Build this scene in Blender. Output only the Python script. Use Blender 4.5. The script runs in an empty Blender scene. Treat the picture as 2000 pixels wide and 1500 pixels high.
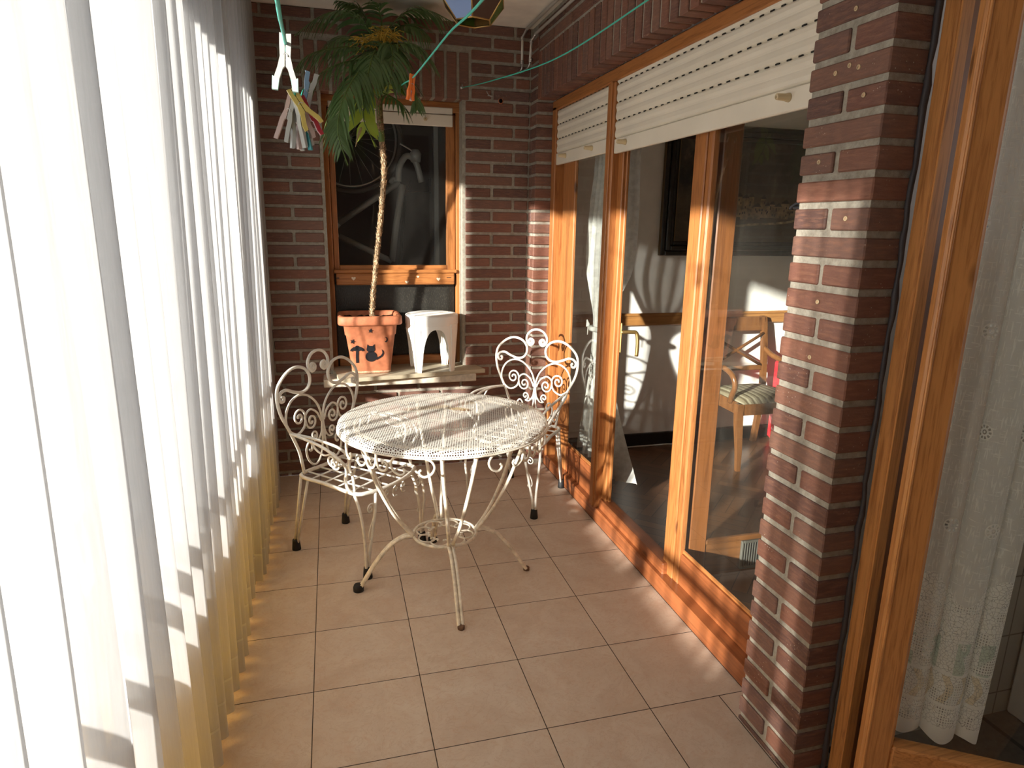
import bpy, math, random
from mathutils import Vector, Matrix
random.seed(7)
sc = bpy.context.scene
COL = sc.collection
PI = math.pi
def V(*a): return Vector(a if len(a) > 1 else a[0])

# ------------------------------------------------------------------ camera, sky, sun, exposure
cam_d = bpy.data.cameras.new('camera'); cam = bpy.data.objects.new('camera', cam_d); COL.objects.link(cam)
cam_d.sensor_width = 36.0; cam_d.lens = 23.07; cam_d.clip_start = 0.02
def _cam():
    p, r, y = -0.23725, -0.016525, -0.268062
    M = Matrix.Rotation(y, 3, 'Z') @ Matrix.Rotation(p, 3, 'X') @ Matrix.Rotation(r, 3, 'Y')
    R, F, U = M.col[0], M.col[1], M.col[2]
    m = Matrix((R, U, -F)).transposed().to_4x4()
    m.translation = (0.1145, -1.5358, 1.4246)
    cam.matrix_world = m
_cam()
sc.camera = cam
w = bpy.data.worlds.new('sky'); sc.world = w; w.use_nodes = True
bg = w.node_tree.nodes['Background']
bg.inputs[0].default_value = (0.95, 0.97, 1.0, 1); bg.inputs[1].default_value = 0.95
SUN_AZ, SUN_EL = math.radians(35.5), math.radians(14)
sd = bpy.data.lights.new('sun', 'SUN'); sun = bpy.data.objects.new('sun', sd); COL.objects.link(sun)
sd.energy = 20.0; sd.color = (1.0, 0.95, 0.87); sd.angle = math.radians(1.4)
dv = Vector((math.cos(SUN_EL) * math.cos(SUN_AZ), math.cos(SUN_EL) * math.sin(SUN_AZ), -math.sin(SUN_EL)))
sun.rotation_euler = dv.to_track_quat('-Z', 'Y').to_euler(); sun.location = (-6, -4, 4)
sc.view_settings.view_transform = 'Standard'; sc.view_settings.look = 'None'
sc.view_settings.exposure = 0.94; sc.view_settings.gamma = 1.0; sc.view_settings.use_curve_mapping = False
sc.cycles.transparent_max_bounces = 24; sc.cycles.diffuse_bounces = 6; sc.cycles.max_bounces = 12

# ------------------------------------------------------------------ material helpers
class NT:
    def __init__(s, name):
        s.m = bpy.data.materials.new(name); s.m.use_nodes = True
        s.t = s.m.node_tree; s.n = s.t.nodes; s.l = s.t.links
        s.n.clear(); s.out = s.n.new('ShaderNodeOutputMaterial')
    def new(s, t, **kw):
        n = s.n.new(t)
        for k, v in kw.items(): setattr(n, k, v)
        return n
    def put(s, sock, v):
        if v is None: return
        if hasattr(v, 'is_output') and v.is_output: s.l.new(v, sock)
        else:
            if isinstance(v, tuple) and len(v) == 3 and len(sock.default_value) == 4: v = (*v, 1)
            sock.default_value = v
    def math(s, op, a, b=None, c=None):
        n = s.new('ShaderNodeMath', operation=op)
        s.put(n.inputs[0], a)
        if b is not None: s.put(n.inputs[1], b)
        if c is not None: s.put(n.inputs[2], c)
        return n.outputs[0]
    def vmath(s, op, a, b=None):
        n = s.new('ShaderNodeVectorMath', operation=op); s.put(n.inputs[0], a)
        if b is not None: s.put(n.inputs[1], b)
        return n.outputs[0]
    def sep(s, v):
        n = s.new('ShaderNodeSeparateXYZ'); s.put(n.inputs[0], v); return n.outputs
    def comb(s, x, y, z):
        n = s.new('ShaderNodeCombineXYZ')
        for i, q in enumerate((x, y, z)): s.put(n.inputs[i], q)
        return n.outputs[0]
    def pos(s): return s.new('ShaderNodeNewGeometry').outputs['Position']
    def obj(s): return s.new('ShaderNodeTexCoord').outputs['Object']
    def uv(s): return s.new('ShaderNodeTexCoord').outputs['UV']
    def island(s): return s.new('ShaderNodeNewGeometry').outputs['Random Per Island']
    def noise(s, vec, scale, detail=4, rough=.55, dist=0.0):
        n = s.new('ShaderNodeTexNoise'); s.put(n.inputs['Vector'], vec); n.inputs['Scale'].default_value = scale
        n.inputs['Detail'].default_value = detail; n.inputs['Roughness'].default_value = rough
        n.inputs['Distortion'].default_value = dist
        return n.outputs['Fac']
    def voro(s, vec, scale, feature='F1', out='Distance'):
        n = s.new('ShaderNodeTexVoronoi', feature=feature); s.put(n.inputs['Vector'], vec); n.inputs['Scale'].default_value = scale
        return n.outputs[out]
    def ramp(s, fac, *stops):
        n = s.new('ShaderNodeValToRGB'); s.put(n.inputs[0], fac); e = n.color_ramp.elements
        while len(e) < len(stops): e.new(0.5)
        for q, (p, c) in zip(e, stops):
            q.position = p; q.color = (*c, 1) if isinstance(c, tuple) else (c, c, c, 1)
        return n.outputs[0]
    def mix(s, f, a, b, mode='MIX'):
        n = s.new('ShaderNodeMix', data_type='RGBA', blend_type=mode)
        s.put(n.inputs[0], f); s.put(n.inputs[6], a); s.put(n.inputs[7], b); return n.outputs[2]
    def bump(s, h, strength=.3, dist=.01):
        n = s.new('ShaderNodeBump'); n.inputs['Strength'].default_value = strength; n.inputs['Distance'].default_value = dist
        s.put(n.inputs['Height'], h); return n.outputs[0]
    def bsdf(s, color, rough=.5, spec=.5, metal=0.0, normal=None, **kw):
        n = s.new('ShaderNodeBsdfPrincipled'); s.put(n.inputs['Base Color'], color); s.put(n.inputs['Roughness'], rough)
        s.put(n.inputs['Specular IOR Level'], spec); s.put(n.inputs['Metallic'], metal)
        if normal is not None: s.put(n.inputs['Normal'], normal)
        for k, v in kw.items(): s.put(n.inputs[k], v)
        return n.outputs[0]
    def mixs(s, f, a, b):
        n = s.new('ShaderNodeMixShader'); s.put(n.inputs[0], f); s.l.new(a, n.inputs[1]); s.l.new(b, n.inputs[2]); return n.outputs[0]
    def transp(s, c=(1, 1, 1)):
        n = s.new('ShaderNodeBsdfTransparent'); s.put(n.inputs[0], c); return n.outputs[0]
    def done(s, sh): s.l.new(sh, s.out.inputs['Surface']); return s.m

def plain(name, color, rough=.5, spec=.5, metal=0.0, nscale=None, namt=.12, bump=0.0, **kw):
    t = NT(name); col = color; nrm = None
    if nscale:
        f = t.noise(t.obj(), nscale)
        d = tuple(max(0, c * (1 - namt * 2)) for c in color); u = tuple(min(1, c * (1 + namt * 2)) for c in color)
        col = t.ramp(f, (.3, d), (.7, u))
        if bump: nrm = t.bump(f, bump, .004)
    return t.done(t.bsdf(col, rough, spec, metal, nrm, **kw))

def wood(name, axis, light, dark, rough=.38, fine=42):
    t = NT(name); p = t.pos(); x, y, z = t.sep(p)
    sc_ = [1.0, 1.0, 1.0]; sc_[axis] = .055
    v = t.comb(t.math('MULTIPLY', x, sc_[0]), t.math('MULTIPLY', y, sc_[1]), t.math('MULTIPLY', z, sc_[2]))
    off = t.math('MULTIPLY', t.island(), 7.3)
    v = t.vmath('ADD', v, t.comb(off, off, off))
    g = t.noise(v, fine, 5, .6, 1.6)
    g2 = t.noise(v, fine * 4.5, 3, .6, .4)
    f = t.math('ADD', t.math('MULTIPLY', g, .75), t.math('MULTIPLY', g2, .25))
    c = t.ramp(f, (.32, dark), (.52, light), (.72, tuple(min(1, q * 1.16) for q in light)))
    tone = t.noise(v, 3.0, 2)
    c = t.mix(t.math('MULTIPLY', tone, .35), c, dark)
    sc2 = [1.0, 1.0, 1.0]; sc2[axis] = .35
    vk = t.comb(t.math('MULTIPLY', x, sc2[0]), t.math('MULTIPLY', y, sc2[1]), t.math('MULTIPLY', z, sc2[2]))
    k = t.voro(t.vmath('ADD', vk, t.comb(off, off, off)), 7.5)
    kf = t.ramp(k, (.045, 1.0), (.10, 0.0))
    c = t.mix(t.math('MULTIPLY', kf, .8), c, (.06, .02, .008))
    return t.done(t.bsdf(c, rough, .45, normal=t.bump(f, .12, .002)))
PINE_L, PINE_D = (.43, .172, .052), (.21, .07, .02)
M = {}
for i, a in enumerate('xyz'):
    M['pine_' + a] = wood('pine_' + a, i, PINE_L, PINE_D, .38, 66)
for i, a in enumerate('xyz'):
    M['pale_' + a] = wood('pale_pine_' + a, i, (.60, .27, .085), (.28, .10, .028), .38, 66)  # same pine, lightened in colour to stand in for light on the kitchen door
M['panel_wood'] = wood('panel_wood', 1, (.31, .10, .034), (.16, .048, .017), .35, 30)
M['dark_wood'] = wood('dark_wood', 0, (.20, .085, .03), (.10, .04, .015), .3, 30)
M['chair_wood'] = wood('chair_wood', 2, (.20, .082, .027), (.11, .042, .014), .25, 30)
M['shaded_wood'] = wood('shaded_wood', 2, (.24, .09, .028), (.12, .042, .014), .3, 34)  # pine with shade put into its colour, for the open leaf and door rebate
M['rail_wood'] = wood('rail_wood', 0, (.40, .19, .06), (.24, .10, .03), .35, 30)

def m_brick():
    t = NT('brick'); r = t.island(); p = t.pos()
    n1 = t.noise(p, 14, 5, .6); n2 = t.noise(p, 160, 3, .7); st = t.noise(t.vmath('MULTIPLY', p, V(1, 1, 6)), 22, 4)
    base = t.ramp(r, (0.0, (.095, .047, .040)), (.3, (.175, .070, .048)), (.6, (.24, .092, .055)), (.8, (.20, .10, .07)), (1.0, (.14, .075, .066)))
    c = t.mix(t.math('MULTIPLY', n1, .7), base, (.13, .078, .063))
    c = t.mix(t.math('MULTIPLY', t.ramp(st, (.45, 0.0), (.72, 1.0)), .5), c, (.30, .145, .09))
    sp = t.voro(p, 95); sp2 = t.noise(p, 9, 2)
    fl = t.math('MULTIPLY', t.ramp(sp, (.08, 1.0), (.14, 0.0)), t.ramp(sp2, (.52, 0.0), (.62, 1.0)))
    c = t.mix(fl, c, (.5, .42, .34))
    h = t.math('ADD', t.math('MULTIPLY', n2, .5), st)
    return t.done(t.bsdf(c, .62, .35, normal=t.bump(h, .6, .004)))
M['brick'] = m_brick()
def m_mortar():
    t = NT('mortar'); p = t.pos(); n = t.noise(p, 45, 6, .7); n2 = t.noise(p, 5, 3)
    c = t.ramp(n, (.3, (.25, .222, .178)), (.65, (.44, .405, .335)))
    c = t.mix(t.math('MULTIPLY', n2, .3), c, (.22, .20, .165))
    return t.done(t.bsdf(c, .9, .15, normal=t.bump(n, .8, .006)))
M['mortar'] = m_mortar()
TX, TY = 0.33, 0.32142
def m_tiles():
    t = NT('floor_tiles'); p = t.pos(); x, y, z = t.sep(p)
    u = t.math('DIVIDE', x, TX); v = t.math('DIVIDE', y, TY)
    cu, cv = t.math('FLOOR', u), t.math('FLOOR', v)
    fu, fv = t.math('FRACT', u), t.math('FRACT', v)
    eu = t.math('MULTIPLY', t.math('MINIMUM', fu, t.math('SUBTRACT', 1.0, fu)), TX)
    ev = t.math('MULTIPLY', t.math('MINIMUM', fv, t.math('SUBTRACT', 1.0, fv)), TY)
    # the cut strip along the pillar, in front of the first row
    ex = t.math('ABSOLUTE', t.math('SUBTRACT', x, 1.2265))
    ex = t.math('ADD', ex, t.math('GREATER_THAN', y, 0.0))
    e = t.math('MINIMUM', t.math('MINIMUM', eu, ev), ex)
    g = t.ramp(t.math('MULTIPLY', e, 100.0), (.10, 1.0), (.17, 0.0))
    rnd = t.new('ShaderNodeTexWhiteNoise', noise_dimensions='2D'); t.put(rnd.inputs['Vector'], t.comb(cu, cv, 0.0))
    q = t.vmath('ADD', p, t.vmath('SCALE', rnd.outputs['Color'], None)); 
    sn = q.node; sn.inputs[1].default_value = (0, 0, 0)
    sv = t.new('ShaderNodeVectorMath', operation='SCALE'); t.put(sv.inputs[0], rnd.outputs['Color']); sv.inputs['Scale'].default_value = 13.0
    t.put(sn.inputs[1], sv.outputs[0])
    n1 = t.noise(q, 5.5, 6, .62, 1.2); n2 = t.noise(q, 24, 5, .7, 2.0); n3 = t.noise(q, 11, 4, .6, 3.0)
    c = t.ramp(n1, (.28, (.54, .42, .325)), (.5, (.61, .50, .40)), (.72, (.66, .565, .465)))
    pink = t.ramp(n2, (.50, 0.0), (.68, 1.0))
    c = t.mix(t.math('MULTIPLY', pink, .40), c, (.56, .36, .24))
    vein = t.ramp(t.math('ABSOLUTE', t.math('SUBTRACT', n3, .5)), (.0, 1.0), (.022, 0.0))
    c = t.mix(t.math('MULTIPLY', vein, .35), c, (.45, .31, .21))
    c = t.mix(g, c, (.045, .032, .024))
    rough = t.math('ADD', t.math('MULTIPLY', g, .5), t.math('ADD', .36, t.math('MULTIPLY', n2, .12)))
    return t.done(t.bsdf(c, rough, .4, normal=t.bump(t.math('SUBTRACT', 1.0, g), .5, .002)))
M['tiles'] = m_tiles()
M['iron'] = plain('white_painted_iron', (.74, .71, .64), .38, .5, 0, 30, .07)
M['iron_old'] = plain('cream_painted_iron', (.78, .72, .60), .42, .5, 0, 40, .12)
def m_perf():
    t = NT('perforated_sheet'); p = t.obj(); x, y, z = t.sep(p)
    rot = .12
    xr = t.math('ADD', t.math('MULTIPLY', x, math.cos(rot)), t.math('MULTIPLY', y, math.sin(rot)))
    yr = t.math('SUBTRACT', t.math('MULTIPLY', y, math.cos(rot)), t.math('MULTIPLY', x, math.sin(rot)))
    PX, PY = .0088, .0125
    v = t.math('DIVIDE', yr, PY); row = t.math('FLOOR', v)
    top = t.math('GREATER_THAN', z, .6905)
    v = t.math('ADD', t.math('MULTIPLY', top, v), t.math('MULTIPLY', t.math('SUBTRACT', 1.0, top), t.math('DIVIDE', z, .0085)))
    row = t.math('FLOOR', v)
    odd = t.math('MULTIPLY', t.math('MODULO', t.math('ABSOLUTE', row), 2.0), .5)
    ar = t.math('MULTIPLY', t.math('ARCTAN2', y, x), .4 / PX)
    u = t.math('ADD', t.math('ADD', t.math('MULTIPLY', top, t.math('DIVIDE', xr, PX)), t.math('MULTIPLY', t.math('SUBTRACT', 1.0, top), ar)), odd)
    fu = t.math('MULTIPLY', t.math('SUBTRACT', t.math('FRACT', u), .5), PX)
    fv = t.math('MULTIPLY', t.math('SUBTRACT', t.math('FRACT', v), .5), PY)
    d = t.math('SQRT', t.math('ADD', t.math('POWER', t.math('DIVIDE', fu, .00255), 2.0), t.math('POWER', t.math('DIVIDE', fv, .0041), 2.0)))
    hole = t.math('LESS_THAN', d, 1.0)
    rr = t.math('SQRT', t.math('ADD', t.math('MULTIPLY', x, x), t.math('MULTIPLY', y, y)))
    n = t.noise(p, 16, 5, .65); n2 = t.noise(t.vmath('ADD', p, V(3, 1, 0)), 7, 4, .6)
    def blot(cx, cy, sx, sy, ang=0.0):
        dx = t.math('SUBTRACT', x, cx); dy = t.math('SUBTRACT', y, cy); c_, s_ = math.cos(ang), math.sin(ang)
        a = t.math('ADD', t.math('MULTIPLY', dx, c_), t.math('MULTIPLY', dy, s_)); b = t.math('SUBTRACT', t.math('MULTIPLY', dy, c_), t.math('MULTIPLY', dx, s_))
        q = t.math('ADD', t.math('POWER', t.math('DIVIDE', a, sx), 2.0), t.math('POWER', t.math('DIVIDE', b, sy), 2.0))
        return t.math('ADD', q, t.math('MULTIPLY', t.math('SUBTRACT', n, .5), 2.6))
    c = t.mix(t.math('MULTIPLY', t.ramp(n, (.5, 0.0), (.8, 1.0)), .4), (.80, .775, .70), (.66, .58, .46))
    for bx, by, sx, sy, an, colr, am in ((.075, .11, .05, .028, -.5, (.48, .30, .07), .8), (.10, .085, .028, .012, -.3, (.22, .12, .03), .85),
                                         (-.03, .15, .09, .04, .1, (.52, .38, .17), .55), (.13, .19, .06, .03, .3, (.5, .37, .2), .5), (-.12, .14, .035, .03, 0, (.42, .22, .10), .45)):
        c = t.mix(t.math('MULTIPLY', t.ramp(blot(bx, by, sx, sy, an), (.2, 1.0), (1.1, 0.0)), am), c, colr)
    sh = t.bsdf(c, .45, .4)
    return t.done(t.mixs(hole, sh, t.transp()))
M['perf'] = m_perf()
M['rubber'] = plain('black_rubber', (.012, .012, .013), .55, .4)
M['rust'] = plain('rusty_end', (.14, .08, .05), .7, .3, 0, 90, .3)
M['plaster'] = plain('ceiling_paint', (.84, .78, .68), .85, .2, 0, 5, .06)
M['white_wall'] = plain('white_wall_paint', (.84, .82, .78), .8, .2, 0, 6, .03)
M['cream_wall'] = plain('yellow_wall_paint', (.86, .62, .20), .8, .2, 0, 6, .04)
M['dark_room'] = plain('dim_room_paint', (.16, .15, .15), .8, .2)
M['alu'] = plain('white_aluminium', (.78, .78, .77), .4, .5)
M['sill'] = plain('sill_stone', (.58, .51, .41), .6, .4, 0, 25, .12)
M['plank'] = wood('grey_plank', 0, (.50, .44, .32), (.33, .28, .19), .6, 40)
M['shutter'] = plain('shutter_plastic', (.74, .68, .565), .42, .4, 0, 4, .03)
M['slot'] = plain('shutter_slot', (.03, .027, .022), .8, .2)
M['peg'] = plain('peg_plastic', (.62, .50, .30), .4, .5)
M['terracotta'] = plain('terracotta', (.42, .145, .07), .6, .35, 0, 22, .12, .15)
M['limescale'] = plain('limescale', (.48, .30, .19), .8, .2, 0, 60, .2)
M['black_paint'] = plain('black_paint', (.012, .012, .015), .35, .5)
M['soil'] = plain('soil', (.045, .03, .02), .95, .1, 0, 60, .4, 1.0)
M['plastic_white'] = plain('white_plastic', (.88, .87, .83), .35, .5, 0, 8, .02)
M['trunk'] = plain('palm_trunk', (.22, .14, .075), .85, .2, 0, 120, .35, .6)
M['fibre'] = plain('palm_fibre', (.52, .38, .24), .85, .2, 0, 60, .35)
def m_leaf(name, a, b):
    t = NT(name); r = t.island(); n = t.noise(t.pos(), 30, 3)
    c = t.mix(n, t.ramp(r, (0, a), (1, b)), b)
    p = t.bsdf(c, .30, .6)
    tr = t.new('ShaderNodeBsdfTranslucent'); t.put(tr.inputs[0], tuple(min(1, q * 1.3) for q in b))
    return t.done(t.mixs(.25, p, tr.outputs[0]))
M['leaf'] = m_leaf('palm_leaf', (.032, .085, .028), (.115, .20, .07))
M['leaf_young'] = m_leaf('young_leaf', (.30, .44, .045), (.42, .55, .08))
M['rachis'] = plain('leaf_stalk', (.10, .16, .04), .5, .4)
M['flower'] = plain('palm_flower', (.55, .36, .06), .7, .3, 0, 40, .25)
M['dry'] = plain('dry_tip', (.42, .33, .19), .8, .2)
M['cord'] = plain('turquoise_cord', (.045, .42, .32), .45, .4)
def m_soft(name, c, rough=.4): return plain(name, c, rough, .45)
M['pin_white'] = m_soft('pin_white', (.40, .40, .365)); M['pin_mint'] = m_soft('pin_mint', (0.36, 0.518, 0.446))
M['pin_yellow'] = m_soft('pin_yellow', (0.562, 0.432, 0.115)); M['pin_blue'] = m_soft('pin_blue', (0.202, 0.324, 0.446))
M['pin_orange'] = m_soft('pin_orange', (.75, .17, .03)); M['pin_red'] = m_soft('pin_red', (0.396, 0.029, 0.043))
M['pin_pink'] = m_soft('pin_pink', (0.504, 0.374, 0.331)); M['pin_teal'] = m_soft('pin_teal', (0.043, 0.302, 0.324))
M['steel'] = plain('steel', (.55, .54, .52), .3, .5, 1.0)
M['brass'] = plain('brass', (.50, .33, .12), .35, .5, .9)
M['pipe_paint'] = plain('pipe_paint', (.66, .64, .58), .45, .4)
M['g_blue'] = plain('blue_glass', (.22, .33, .62), .15, .6); M['g_green'] = plain('green_glass', (.10, .24, .035), .15, .6)
M['g_brown'] = plain('brown_glass', (.10, .055, .04), .15, .6); M['g_amber'] = plain('amber_glass', (.32, .17, .05), .15, .6)
M['g_lime'] = plain('lime_glass', (.22, .33, .06), .15, .6); M['g_clear'] = plain('pale_glass', (.52, .47, .40), .2, .6)
M['caulk'] = plain('dark_caulk', (.05, .045, .05), .5, .4)
M['hole'] = plain('hole_black', (.004, .004, .004), .9, .1)
M['black_base'] = plain('black_skirting', (.015, .013, .012), .35, .5)
M['red'] = plain('red_paint', (.62, .02, .03), .35, .5)
M['grille'] = plain('grille_metal', (.16, .16, .14), .4, .5, .4)
M['bike_grey'] = plain('bike_grey_paint', (.33, .33, .31), .3, .6)
M['tyre'] = plain('tyre', (.10, .095, .09), .7, .3)
M['cable'] = plain('cable_white', (.6, .58, .54), .5, .4)
M['appliance'] = plain('appliance_white', (.62, .63, .60), .3, .5)
M['sticker'] = plain('heart_sticker', (.72, .60, .45), .5, .3)
M['gilt'] = plain('gilt_edge', (.16, .11, .05), .35, .5, .5)
M['frame_black'] = plain('picture_frame_black', (.016, .012, .009), .3, .5, 0, 30, .4)

def m_glass(name, tint=(.97, .98, .97), ior=1.5, dirt=.012):
    t = NT(name)
    fr = t.new('ShaderNodeFresnel'); fr.inputs[0].default_value = ior
    gl = t.new('ShaderNodeBsdfGlossy'); gl.inputs['Roughness'].default_value = .0; gl.inputs[0].default_value = (1, 1, 1, 1)
    bf = t.new('ShaderNodeNewGeometry').outputs['Backfacing']
    s = t.mixs(t.math('MULTIPLY', fr.outputs[0], t.math('SUBTRACT', 1.0, bf)), t.transp(tint), gl.outputs[0])
    df = t.new('ShaderNodeBsdfDiffuse'); df.inputs[0].default_value = (.6, .58, .52, 1)
    n = t.noise(t.pos(), 5, 4)
    s = t.mixs(t.math('MULTIPLY', t.ramp(n, (.4, .3), (.75, 1.0)), dirt), s, df.outputs[0])
    return t.done(s)
M['glass'] = m_glass('window_glass')
M['glass_clean'] = m_glass('outer_glass', (.98, .985, .98), 1.35, .005)
def m_yellow():
    t = NT('yellow_glass')
    tr = t.new('ShaderNodeBsdfTranslucent'); tr.inputs[0].default_value = (.62, .45, .13, 1)
    return t.done(t.mixs(.12, tr.outputs[0], t.transp((.70, .55, .23))))
M['yellow_glass'] = m_yellow()
def m_patterned():
    t = NT('patterned_glass'); p = t.pos(); x, y, z = t.sep(p)
    n = t.noise(t.comb(t.math('MULTIPLY', x, 3.0), y, t.math('MULTIPLY', z, .7)), 90, 3, .7)
    fade = t.ramp(t.noise(p, 6, 3), (.3, .2), (.7, 1.0))
    c = t.mix(t.math('MULTIPLY', t.ramp(n, (.55, 0.0), (.75, 1.0)), t.math('MULTIPLY', fade, .5)), (.022, .021, .018), (.22, .20, .15))
    return t.done(t.bsdf(c, .25, .5, normal=t.bump(n, .5, .003)))
M['patterned'] = m_patterned()

def m_sheer():
    t = NT('sheer_curtain'); u, v, _ = t.sep(t.uv())
    lw = t.new('ShaderNodeLayerWeight'); lw.inputs[0].default_value = .5
    cosv = t.math('SUBTRACT', 1.0, lw.outputs['Facing'])
    thr = t.noise(t.comb(t.math('MULTIPLY', u, 260.0), t.math('MULTIPLY', v, 14.0), 0.0), 1.0, 2)
    tw = t.math('MULTIPLY', t.math('POWER', cosv, .8), t.math('ADD', .33, t.math('MULTIPLY', thr, .18)))
    hem = t.math('LESS_THAN', v, .115)
    seam = t.math('LESS_THAN', t.math('ABSOLUTE', t.math('SUBTRACT', v, .115)), .0035)
    tw = t.math('MULTIPLY', tw, t.math('SUBTRACT', 1.0, t.math('MULTIPLY', hem, .45)))
    tw = t.math('MULTIPLY', tw, t.math('SUBTRACT', 1.0, t.math('MULTIPLY', seam, .7)))
    d = t.new('ShaderNodeBsdfDiffuse'); d.inputs[0].default_value = (.74, .735, .73, 1)
    tr = t.new('ShaderNodeBsdfTranslucent'); tr.inputs[0].default_value = (.245, .243, .247, 1)
    s = t.mixs(.62, d.outputs[0], tr.outputs[0])
    return t.done(t.mixs(tw, s, t.transp()))
M['sheer'] = m_sheer()
def m_cloth(name, c, tw=.12, tl=.5):
    t = NT(name); n = t.noise(t.pos(), 40, 4)
    col = t.ramp(n, (.35, tuple(q * .82 for q in c)), (.6, c))
    d = t.new('ShaderNodeBsdfDiffuse'); t.put(d.inputs[0], col)
    tr = t.new('ShaderNodeBsdfTranslucent'); t.put(tr.inputs[0], col)
    return t.done(t.mixs(tw, t.mixs(tl, d.outputs[0], tr.outputs[0]), t.transp()))
M['drape'] = m_cloth('printed_drape', (.72, .72, .68), .10, .35)
def m_lace():
    t = NT('lace'); u, v, _ = t.sep(t.uv())
    # woven dashes
    n1 = t.noise(t.comb(t.math('MULTIPLY', u, 260.0), t.math('MULTIPLY', v, 26.0), 0.0), 1.0, 2)
    n2 = t.noise(t.comb(t.math('MULTIPLY', u, 40.0), t.math('MULTIPLY', v, 230.0), 5.0), 1.0, 2)
    da = t.math('MAXIMUM', t.ramp(n1, (.56, 0.0), (.63, 1.0)), t.ramp(n2, (.60, 0.0), (.66, 1.0)))
    body = t.math('ADD', .76, t.math('MULTIPLY', da, .22))
    # ring motifs on a staggered grid
    GX, GY = .115, .215
    r = t.math('DIVIDE', v, GY); row = t.math('FLOOR', r)
    uu = t.math('ADD', t.math('DIVIDE', u, GX), t.math('MULTIPLY', t.math('MODULO', row, 2.0), .5))
    fx = t.math('MULTIPLY', t.math('SUBTRACT', t.math('FRACT', uu), .5), GX); fy = t.math('MULTIPLY', t.math('SUBTRACT', t.math('FRACT', r), .5), GY)
    rad = t.math('SQRT', t.math('ADD', t.math('MULTIPLY', fx, fx), t.math('MULTIPLY', fy, fy)))
    ang = t.math('ARCTAN2', fy, fx)
    dots = t.math('GREATER_THAN', t.math('COSINE', t.math('MULTIPLY', ang, 10.0)), -.2)
    ring = t.math('MULTIPLY', t.math('LESS_THAN', t.math('ABSOLUTE', t.math('SUBTRACT', rad, .0125)), .0028), dots)
    ring = t.math('MAXIMUM', ring, t.math('LESS_THAN', t.math('ABSOLUTE', t.math('SUBTRACT', rad, .004)), .0014))
    disc = t.math('LESS_THAN', rad, .018)
    top = t.math('MAXIMUM', body, disc); top = t.math('MULTIPLY', top, t.math('SUBTRACT', 1.0, t.math('MULTIPLY', ring, .85)))
    # border: flowers over fishnet, bands
    net = t.math('MULTIPLY', t.math('GREATER_THAN', t.math('SINE', t.math('MULTIPLY', u, 1150.0)), .1), t.math('GREATER_THAN', t.math('SINE', t.math('MULTIPLY', v, 900.0)), -.1))
    netA = t.math('SUBTRACT', .96, t.math('MULTIPLY', net, .7))
    vo = t.new('ShaderNodeTexVoronoi', feature='DISTANCE_TO_EDGE'); t.put(vo.inputs['Vector'], t.comb(u, v, 0.0)); vo.inputs['Scale'].default_value = 120.0
    edge = t.math('LESS_THAN', vo.outputs['Distance'], .045)
    flo = t.math('SUBTRACT', 1.0, t.math('MULTIPLY', edge, .45))
    zone = t.noise(t.comb(t.math('MULTIPLY', u, 14.0), t.math('MULTIPLY', v, 12.0), 2.0), 1.0, 2)
    isf = t.ramp(zone, (.47, 0.0), (.50, 1.0))
    bord = t.math('ADD', t.math('MULTIPLY', netA, t.math('SUBTRACT', 1.0, isf)), t.math('MULTIPLY', flo, isf))
    lim = t.math('ADD', .385, t.math('MULTIPLY', t.math('SINE', t.math('MULTIPLY', u, 42.0)), .035))
    isb = t.math('LESS_THAN', v, lim)
    a = t.math('ADD', t.math('MULTIPLY', top, t.math('SUBTRACT', 1.0, isb)), t.math('MULTIPLY', bord, isb))
    band = t.math('MAXIMUM', t.math('LESS_THAN', t.math('ABSOLUTE', t.math('SUBTRACT', v, .095)), .004), t.math('LESS_THAN', t.math('ABSOLUTE', t.math('SUBTRACT', v, .178)), .004))
    band = t.math('MAXIMUM', band, t.math('LESS_THAN', v, .035))
    a = t.math('MAXIMUM', a, band)
    # coloured vases and leaves between the two bands
    vz = t.math('MULTIPLY', t.math('GREATER_THAN', v, .10), t.math('LESS_THAN', v, .172))
    vs = t.math('GREATER_THAN', t.math('SINE', t.math('ADD', t.math('MULTIPLY', u, 150.0), t.math('MULTIPLY', t.math('SINE', t.math('MULTIPLY', v, 80.0)), 1.0))), .35)
    c = t.mix(t.math('MULTIPLY', t.math('MULTIPLY', vz, vs), .6), (.95, .95, .92), (.78, .66, .44))
    gz = t.math('MULTIPLY', t.math('MULTIPLY', t.math('GREATER_THAN', v, .178), t.math('LESS_THAN', v, .26)), t.math('MULTIPLY', isf, t.math('GREATER_THAN', t.math('SINE', t.math('MULTIPLY', u, 95.0)), .2)))
    c = t.mix(t.math('MULTIPLY', gz, .55), c, (.36, .52, .42))
    d = t.new('ShaderNodeBsdfDiffuse'); t.put(d.inputs[0], c); tr = t.new('ShaderNodeBsdfTranslucent'); t.put(tr.inputs[0], c)
    s = t.mixs(.5, d.outputs[0], tr.outputs[0])
    return t.done(t.mixs(a, t.transp(), s))
M['lace'] = m_lace()
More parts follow.
